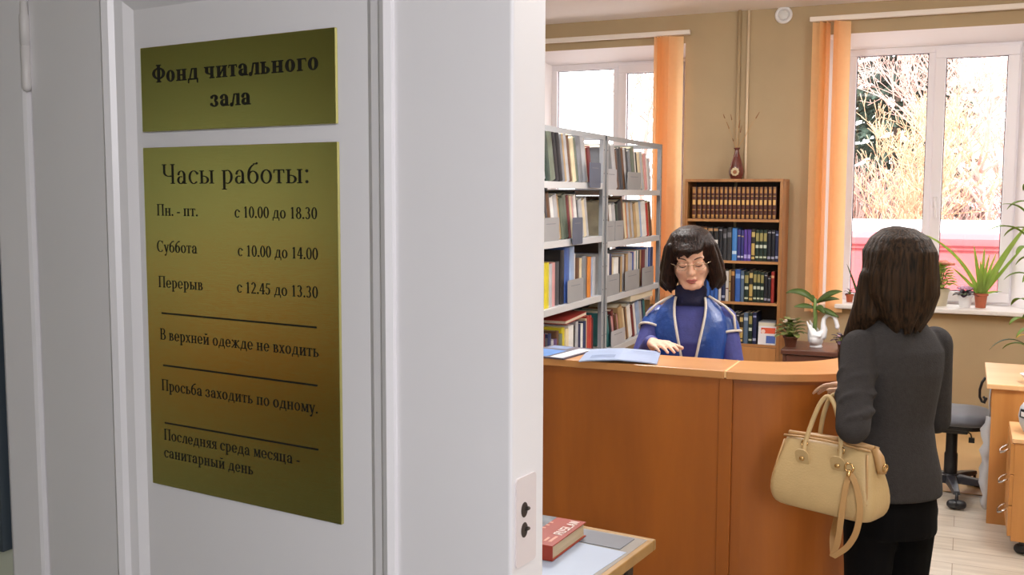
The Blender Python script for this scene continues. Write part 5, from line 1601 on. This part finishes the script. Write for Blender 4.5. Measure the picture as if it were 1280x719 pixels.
# ------------------------------------------------------------------ librarian behind the counter
W2 = (-1.015, 4.06, 0); WR2 = RAD(192)
pm = MB()
HM = Matrix.Translation((0, .055, 1.356)) @ Matrix.Rotation(RAD(4), 4, 'Y') @ Matrix.Rotation(RAD(-13), 4, 'X') @ Matrix.Diagonal((1.05, .96, .96, 1))
head(pm, HM)
pm.cap((0, .03, 1.32), (0, 0, 1.15), .048, .056)
pm.rings([ellring(.70, .14, .10), ellring(.85, .13, .095), ellring(.95, .13, .09), ellring(1.05, .14, .10), ellring(1.13, .13, .075), ellring(1.18, .05, .045)])
RS, RE, RW = (.128, 0, 1.120), (.200, .13, .915), (.120, .370, 1.070)
LS, LE, LW_ = (-.128, 0, 1.120), (-.178, .06, .90), (-.10, .27, .88)
pm.limb([RS, RE, RW], [.036, .030, .022]); pm.limb([LS, LE, LW_], [.036, .030, .022])
hand(pm, RW, (-.42, .9, .09), (.1, .1, .98), -1, .16, .95)
hand(pm, LW_, (.35, .9, -.1), (-.2, 0, .95), 1, .3, .95)
for s in (-1, 1):
    pm.limb([(s * .078, 0, .74), (s * .082, .012, .40), (s * .084, -.01, .085)], [.072, .048, .034])
    pm.cap((s * .084, -.02, .04), (s * .095, .12, .03), .032, .024)
lib = pm.build('person', M_skin, smooth=True)
lib.location = W2; lib.rotation_euler = (0, 0, WR2); lib.scale = (1.03, 1.03, 1.045)
remesh(lib, .0042, 4)
tag(lib, 'dark-haired librarian with glasses and a blue vest looking down behind the counter', 'person')
def onhead(p): return HM @ Vector(p)
# facial details
mb = MB()
for s in (-1, 1):
    mb.tube([onhead((s * x, y, z)) for x, y, z in ((.016, .0808, -.004), (.022, .0838, -.0075), (.030, .0842, -.009), (.038, .0808, -.007), (.043, .0755, -.003))], [.0008, .0015, .0017, .0015, .0008], 6)
mb.build('eyelashes', mat('lash_dark', (40, 26, 22), .7), lib, smooth=True)
mb = MB()
for s in (-1, 1):
    mb.tube([onhead((s * x, y, z)) for x, y, z in ((.014, .0875, .021), (.025, .0862, .026), (.037, .078, .027), (.048, .067, .021))], [.0018, .0026, .0023, .001], 6)
mb.build('eyebrows', mat('brow_brown', (84, 58, 46), .8), lib, smooth=True)
mb = MB()
mb.tube([onhead(p) for p in ((-.021, .0815, -.065), (-.010, .0885, -.0615), (0, .0895, -.0628), (.010, .0885, -.0615), (.021, .0815, -.065))], [.001, .0036, .0034, .0036, .001], 8)
mb.tube([onhead(p) for p in ((-.018, .0815, -.0675), (-.008, .0865, -.0715), (0, .0875, -.0725), (.008, .0865, -.0715), (.018, .0815, -.0675))], [.001, .0038, .0042, .0038, .001], 8)
mb.build('lips', mat('lip_rose', (176, 98, 92), .45), lib, smooth=True)
gl = MB()
for s in (-1, 1):
    gl.tube([onhead((s * .030 + .021 * cos(2 * pi * k / 20) * (1 + .1 * s * cos(2 * pi * k / 20)), .101 - .012 * abs(.030 + s * .021 * cos(2 * pi * k / 20)) / .05, -.003 + .0155 * sin(2 * pi * k / 20))) for k in range(20)], .0009, 6, closed=True)
    gl.tube([onhead((s * .051, .089, .0)), onhead((s * .070, .065, .003)), onhead((s * .078, -.005, .005))], .0012, 6)
gl.tube([onhead((-.010, .100, .002)), onhead((0, .104, .005)), onhead((.010, .100, .002))], .0011, 6)
gf_ = gl.build('glasses', mat('glasses_gold', (206, 188, 160), .25, 1.0), lib, smooth=True)
# bob hair with fringe
M_hair2 = hair_mat('dark_bob', (18, 12, 11), (52, 32, 24), .38)
hb = MB()
def HK(a, b, ra, rb): hb.cap(onhead(a), onhead(b), ra, rb, 12)
def HL(ps, rs_): hb.limb([onhead(p) for p in ps], rs_)
HR = HM.to_3x3().to_4x4()
rl = random.Random(12)
HC2, HR2 = (0, -.020, .036), (.082, .092, .088)
hb.ell(onhead(HC2), HR2, HR, 40, 24)
hb.ell(onhead((0, -.050, -.005)), (.090, .062, .098), HR, 40, 24)
for s in (-1, 1):
    HL([(s * .070, .030, .060), (s * .082, .020, -.01), (s * .088, .012, -.07), (s * .076, .012, -.106)], [.018, .022, .027, .018])
    HL([(s * .078, -.02, .04), (s * .092, -.022, -.04), (s * .090, -.025, -.105)], [.024, .030, .024])
def hang2(az, f, rg):
    x, y = sin(az), cos(az); j = rg.uniform(-.007, .007); e = rg.uniform(-.012, .010)
    if f: return [(.066 * x + .006, -.008 + .098 * y, .056), (.064 * x + .010 + j, .000 + .088 * y, .034 + e)]
    o = 1.0 + .10 * max(0, 1 - abs(y))
    return [(.092 * x * o, .080 * y - .030, -.005), (.099 * x * o + j, .072 * y - .030, -.060 + j), (.106 * x * o, .066 * y - .026, -.098 + e), (.094 * x * o, .060 * y - .020, -.122 + e)]
for pts, rr_ in dome_locks(onhead, HC2, HR2, 46, .0115, hang2, rl, .80, (.004, .0)):
    hb.limb(pts, rr_)
ho = hb.build('hair', M_hair2, lib, smooth=True); remesh(ho, .0036, 5)
# sheer blue sweater and dark roll collar
sb = MB()
sb.rings([ellring(.72, .152, .112), ellring(.85, .142, .104), ellring(.95, .140, .100), ellring(1.04, .142, .116, .008), ellring(1.10, .144, .103), ellring(1.145, .128, .080), ellring(1.175, .085, .062), ellring(1.20, .060, .056)])
sb.limb([RS, RE, (RW[0] + .008, RW[1] - .02, RW[2] - .004)], [.052, .044, .031]); sb.limb([LS, LE, (LW_[0] - .006, LW_[1] - .02, LW_[2])], [.052, .044, .031])
so = sb.build('sweater', mat('violet_blue_knit', (62, 66, 138), .6, var=.12, vscale=40, bump=.2, bscale=120), lib, smooth=True); remesh(so, .0055, 4)
cbm = MB()
cbm.rings([[(.060 * sc * cos(a), .012 + dy + .057 * sc * sin(a), z + .012 * sin(a)) for a in [2 * pi * k / 24 for k in range(24)]] for z, sc, dy in ((1.165, 1.22, -.008), (1.19, 1.08, -.004), (1.215, 1.0, .003), (1.236, 1.02, .009), (1.246, .98, .012), (1.236, .92, .012))], False, False)
cbm.build('roll_collar', mat('navy_knit', (26, 28, 62), .75, bump=.3, bscale=160), lib, smooth=True, solid=.003)
# satin vest, open at the front, pale piping
M_vest = mat('blue_satin', (34, 72, 146), .36, var=.25, vscale=16, bump=.8, bscale=22, coat=.1)
VR = [(.70, .172, .130, .018), (.80, .164, .122, .018), (.90, .156, .116, .019), (.98, .148, .120, .022), (1.05, .155, .132, .034), (1.10, .156, .120, .044), (1.14, .142, .098, .052), (1.170, .112, .082, .056), (1.192, .088, .072, .056), (1.208, .074, .066, .054)]
def vest_ring(z, rx, ry, gap, n=40):
    a0 = math.asin(min(.95, gap / rx)); out = []
    for k in range(n + 1):
        a = a0 + (2 * pi - 2 * a0) * k / n; p = 2.25; c, s_ = cos(a), sin(a)
        out.append(Vector((rx * abs(s_) ** (2 / p) * (1 if s_ >= 0 else -1), ry * abs(c) ** (2 / p) * (1 if c >= 0 else -1) + .006, z)))
    return out
rs = [vest_ring(*r) for r in VR]
vo = MB().rings(rs, False, False, closed=False).build('vest', M_vest, lib, smooth=True, solid=.005, subsurf=1)
M_pipe = mat('pale_piping', (222, 214, 204), .5)
pb = MB()
pb.tube([r[0] for r in rs], .0052, 8); pb.tube([r[-1] for r in rs], .0052, 8)
pb.build('piping', M_pipe, vo, smooth=True)
for s, S, Eb in ((1, RS, RE), (-1, LS, LE)):
    cs = MB(); S = Vector(S); Eb = Vector(Eb); d = (Eb - S).normalized(); u = Vector((s, 0, .2)); u = (u - d * u.dot(d)).normalized(); w = d.cross(u); rr = []
    for t, r in ((-.035, .026), (-.025, .042), (-.005, .052), (.020, .055), (.042, .055), (.058, .057)):
        rr.append([S + d * t + Vector((-s * .012, 0, .004)) * (1 if t < .02 else 0) + (u * cos(2 * pi * k / 22) + w * sin(2 * pi * k / 22)) * r for k in range(22)])
    co = cs.rings(rr, True, False).build('cap_sleeve', M_vest, lib, smooth=True, subsurf=1)
    pp_ = MB().tube(rr[-1], .0050, 8, closed=True)
    pp_.tube([Vector((s * .070, .034, 1.212)), Vector((s * .098, .038, 1.196)), Vector((s * .134, .038, 1.174)), Vector((s * .168, .042, 1.140)), rr[-1][3]], .0050, 8)
    pp_.build('sleeve_piping', M_pipe, co, smooth=True)
sk = MB()
sk.rings([ellring(.66, .158, .118), ellring(.75, .156, .114), ellring(.86, .146, .104)])
for s in (-1, 1): sk.limb([(s * .078, 0, .72), (s * .082, .012, .40), (s * .084, -.008, .09), (s * .084, -.008, .07)], [.088, .062, .052, .052])
so = sk.build('trousers', mat('navy_trousers', (30, 32, 52), .8), lib, smooth=True); remesh(so, .008, 4)
for s in (-1, 1):
    sh = MB(); sh.cap((s * .084, -.028, .044), (s * .096, .105, .038), .038, .032); sh.box(s * .088 - .034, s * .088 + .034, -.06, .14, 0, .012)
    so = sh.build('shoe', mat('black_leather', (26, 24, 24), .35), lib, smooth=True); remesh(so, .006, 3)

# unseen panel and cupboard added so the brass signs have something to reflect
np_ = thing('reflector', 'large pale pinboard added unseen on the corridor wall for the brass signs', 'reflector', (-4.75, -1.70, 1.24))
MB().box(0, 1.15, 0, .012, 0, .58).build('panel', mat('panel_pale', (226, 232, 222), .6), np_)
f = MB(); f.box(-.02, 1.17, 0, .02, -.02, 0); f.box(-.02, 1.17, 0, .02, .58, .60); f.box(-.02, 0, 0, .02, 0, .58); f.box(1.15, 1.17, 0, .02, 0, .58)
f.build('panel_frame', M_upvc, np_)
cc = thing('added_cupboard', 'long orange wooden wall cupboard added unseen in the corridor for brass reflections', 'cupboard', (-4.5, -1.69, .68))
M_or = wood('orange_cupboard', (214, 120, 36), (236, 150, 58), 'Z', .4)
MB().box(0, 1.5, 0, .35, 0, .47).build('carcass', M_or, cc, bevel=.004)
for k in range(3): MB().box(.02 + .49 * k, .49 + .49 * k - .01, .35, .368, .02, .45).build('door', M_or, cc, bevel=.003)
# ================================================================== OUTSIDE THE WINDOWS
GZ = -.45
o = MB().box(-40, 30, RY1 + WT + .01, 70, GZ - .2, GZ).build('ground_outside', mat('pale_asphalt', (186, 178, 176), .9, var=.08, vscale=.8))
structure(o, 'pale ground outside the windows', 'ground')
# red van with a white roof
vn = thing('van', 'red panel van with a white roof parked outside the plant window', 'van', (-1.9, 14.0, GZ))
M_vr = mat('van_red', (212, 96, 102), .3, coat=.5)
M_vw = mat('van_white', (240, 238, 238), .35)
VL, VD = 4.7, 1.8
def yz(x, sc=1.0, z0=.28, z1=1.66): # rounded section
    return [(x, .06, z0), (x, .0, z0 + .12), (x, .0, 1.10), (x, .0, 1.58), (x, .06, z1), (x, VD - .16, z1), (x, VD - .06, 1.50), (x, VD, 1.10), (x, VD, z0 + .12), (x, VD - .06, z0)]
mb = MB().rings([yz(0), yz(3.2), yz(3.9, z1=1.60)])
mb.rings([[(x, y, min(z, .98)) for x, y, z in yz(3.9)], [(x, y, min(z, .90)) for x, y, z in yz(4.7)]])
mb.build('body', M_vr, vn, bevel=.03)
mb = MB().rings([[(x, y, z) for x, y, z in ((xx, .14, 1.64), (xx, .15, 1.73), (xx, .30, 1.79), (xx, VD - .30, 1.79), (xx, VD - .15, 1.73), (xx, VD - .14, 1.64))] for xx in (-.01, 3.25)])
mb.build('roof', M_vw, vn, bevel=.02)
for z in (1.43, 1.485):
    MB().box(.02, 3.2, -.012, .05, z - .012, z + .012).build('trim_strip', mat('van_trim', (120, 40, 46), .5), vn)
MB().box(2.5, 2.515, -.004, .02, .35, 1.45).build('door_seam', mat('van_trim', (120, 40, 46), .5), vn)
for x in (.85, 3.75):
    for y in (.10, VD - .10):
        w = MB().cap((x, y - .07, .31), (x, y + .07, .31), .0, .0, 4) if False else MB()
        w.lathe([(.0001, -.09), (.30, -.09), (.315, -.06), (.315, .06), (.30, .09), (.0001, .09)], 28)
        w.v = [Vector((x + v.x, y + v.z, .315 + v.y)) for v in w.v]
        w.build('wheel', mat('tyre_rubber', (40, 40, 42), .8), vn)

def bare_tree(name, label, loc, h, seed, m, n_main=6, depth=5, spread=.55, r0=.06, up=.35, cat='tree', lens=.62, twig=.004):
    """Bare crown: recursive branches as thin square tubes, one mesh for branches, one for the trunk"""
    r = random.Random(seed)
    root = thing(name, label, cat, loc)
    tr = MB(); br = MB()
    def grow(p, d, L, rad, lev):
        n = 3; pts = [p]; q = p
        for k in range(n):
            d = (d + Vector((r.uniform(-1, 1), r.uniform(-1, 1), r.uniform(-.6, 1) * up)) * .22).normalized()
            q = q + d * L / n; pts.append(q)
        rr = [max(twig, rad * (1 - .4 * k / n)) for k in range(n + 1)]
        (tr if lev == 0 else br).tube(pts, rr, 6 if lev < 2 else 4)
        if lev >= depth: return
        for k in range(3 if lev else n_main):
            t = r.uniform(.35, 1.0) if lev else r.uniform(.25, 1.0)
            i = min(n - 1, int(t * n)); b = pts[i].lerp(pts[i + 1], t * n - i)
            ax = Vector((r.uniform(-1, 1), r.uniform(-1, 1), r.uniform(-.3, 1))).normalized()
            nd = (d * (1 - spread) + ax * spread + Vector((0, 0, up * .3))).normalized()
            grow(b, nd, L * r.uniform(lens * .8, lens * 1.15), rad * .58, lev + 1)
    grow(Vector((0, 0, 0)), Vector((r.uniform(-.1, .1), r.uniform(-.1, .1), 1)).normalized(), h * .42, r0, 0)
    tr.build('trunk', m, root, smooth=True)
    br.build('branches', m, root, smooth=True)
    return root
M_bark = mat('pale_bark', (206, 172, 140), .9, var=.15, vscale=8)
M_bark2 = mat('pinkish_bark', (204, 168, 158), .9, var=.15, vscale=8)
M_bark3 = mat('grey_bark', (150, 128, 116), .9, var=.15, vscale=8)
T = [('shrub', 'tangled pale bare shrub outside the pane beside the orange blinds', (-1.35, 17.4), 4.3, 5, M_bark, 20, 5, .5, .035, .005, .66),
     ('bare_tree', 'pinkish bare tree seen through the opening sash of the plant window', (.45, 20.4), 7.0, 14, M_bark2, 12, 5, .55, .055, .006, .62),
     ('bare_tree', 'pale slender bare tree farther back, behind the mullion of the plant window', (-.9, 26.0), 8.6, 52, M_bark2, 12, 5, .55, .06, .008, .64),
     ('bare_tree', 'tall grey bare tree far behind the red van', (1.0, 32.5), 10.5, 33, M_bark3, 12, 5, .55, .08, .010, .66),
     ('bare_tree', 'thin pink bare tree seen through the window above the metal racks', (-6.2, 21.0), 7.5, 41, M_bark2, 8, 5, .5, .05, .005, .66)]
for (nm, lb, (x, y), h, sd, m, nmain, dep, spr, r0, tw, ln) in T:
    bare_tree(nm, lb, (x, y, GZ), h, sd, m, nmain, dep, spr, r0, lens=ln, twig=tw)
# bare hedge
hg = MB(); r6 = random.Random(8)
for k in range(2600):
    x = r6.uniform(-4.5, 3.5); y = r6.uniform(-.5, .5); z = r6.uniform(0, 2.3) ** 1.0
    d = Vector((r6.uniform(-.7, .7), r6.uniform(-.4, .4), 1)).normalized(); L = r6.uniform(.5, 1.1)
    p = Vector((x, y, z)); q = p + d * L * .5 + Vector((r6.uniform(-.08, .08), 0, 0))
    hg.tube([p, q, q + (d + Vector((r6.uniform(-.5, .5), 0, 0))).normalized() * L * .5], [.014, .011, .007], 4)
ho_ = hg.build('hedge', mat('hedge_twigs', (176, 142, 134), .9, var=.25, vscale=2), None)
ho_.location = (0, 29.2, GZ)
tag(ho_, 'long bare twiggy hedge beyond the red van', 'hedge')
# dark spruces
def spruce(label, loc, h, R0, seed):
    root = thing('spruce_tree', label, 'tree', loc)
    MB().tube([(0, 0, 0), (0, 0, h)], [.16, .03], 8).build('trunk', M_bark3, root, smooth=True)
    mb = MB(); rr = random.Random(seed); N = 210
    for k in range(N):
        t = (k + .5) / N; z = .6 + (h - .8) * t + rr.uniform(-.2, .2); R = (R0 * (1 - t) ** .8 + .15) * rr.uniform(.75, 1.1); a = k * 2.39996
        d = Vector((cos(a), sin(a), -.12)); p = Vector((0, 0, z)); tip = p + d * R + Vector((0, 0, -.12 * R))
        for q in range(18):
            s = .12 + .88 * (q + rr.random()) / 18
            b = p.lerp(tip, s); L = .55 * (1 - .4 * s)
            for sgn in (-1, 1):
                dd = (d + Vector((-sin(a), cos(a), 0)) * sgn * rr.uniform(.4, .9) + Vector((0, 0, rr.uniform(-1.1, .2)))).normalized()
                sd = Vector((rr.uniform(-1, 1), rr.uniform(-1, 1), rr.uniform(-1, 1))).cross(dd).normalized() * .13
                mb.add([b - sd, b + sd, b + dd * L + sd * .4, b + dd * L - sd * .4], [(0, 1, 2, 3)])
    mb.build('foliage', mat('spruce_needles', (54, 72, 62), .8, var=.3, vscale=3), root)
spruce('dark green spruce rising behind the pale shrubs outside the plant window', (-2.35, 38.0, GZ), 14.0, 3.4, 5)
spruce('second spruce farther back, at the blind side of the plant window', (-7.2, 45.0, GZ), 15.0, 3.4, 6)
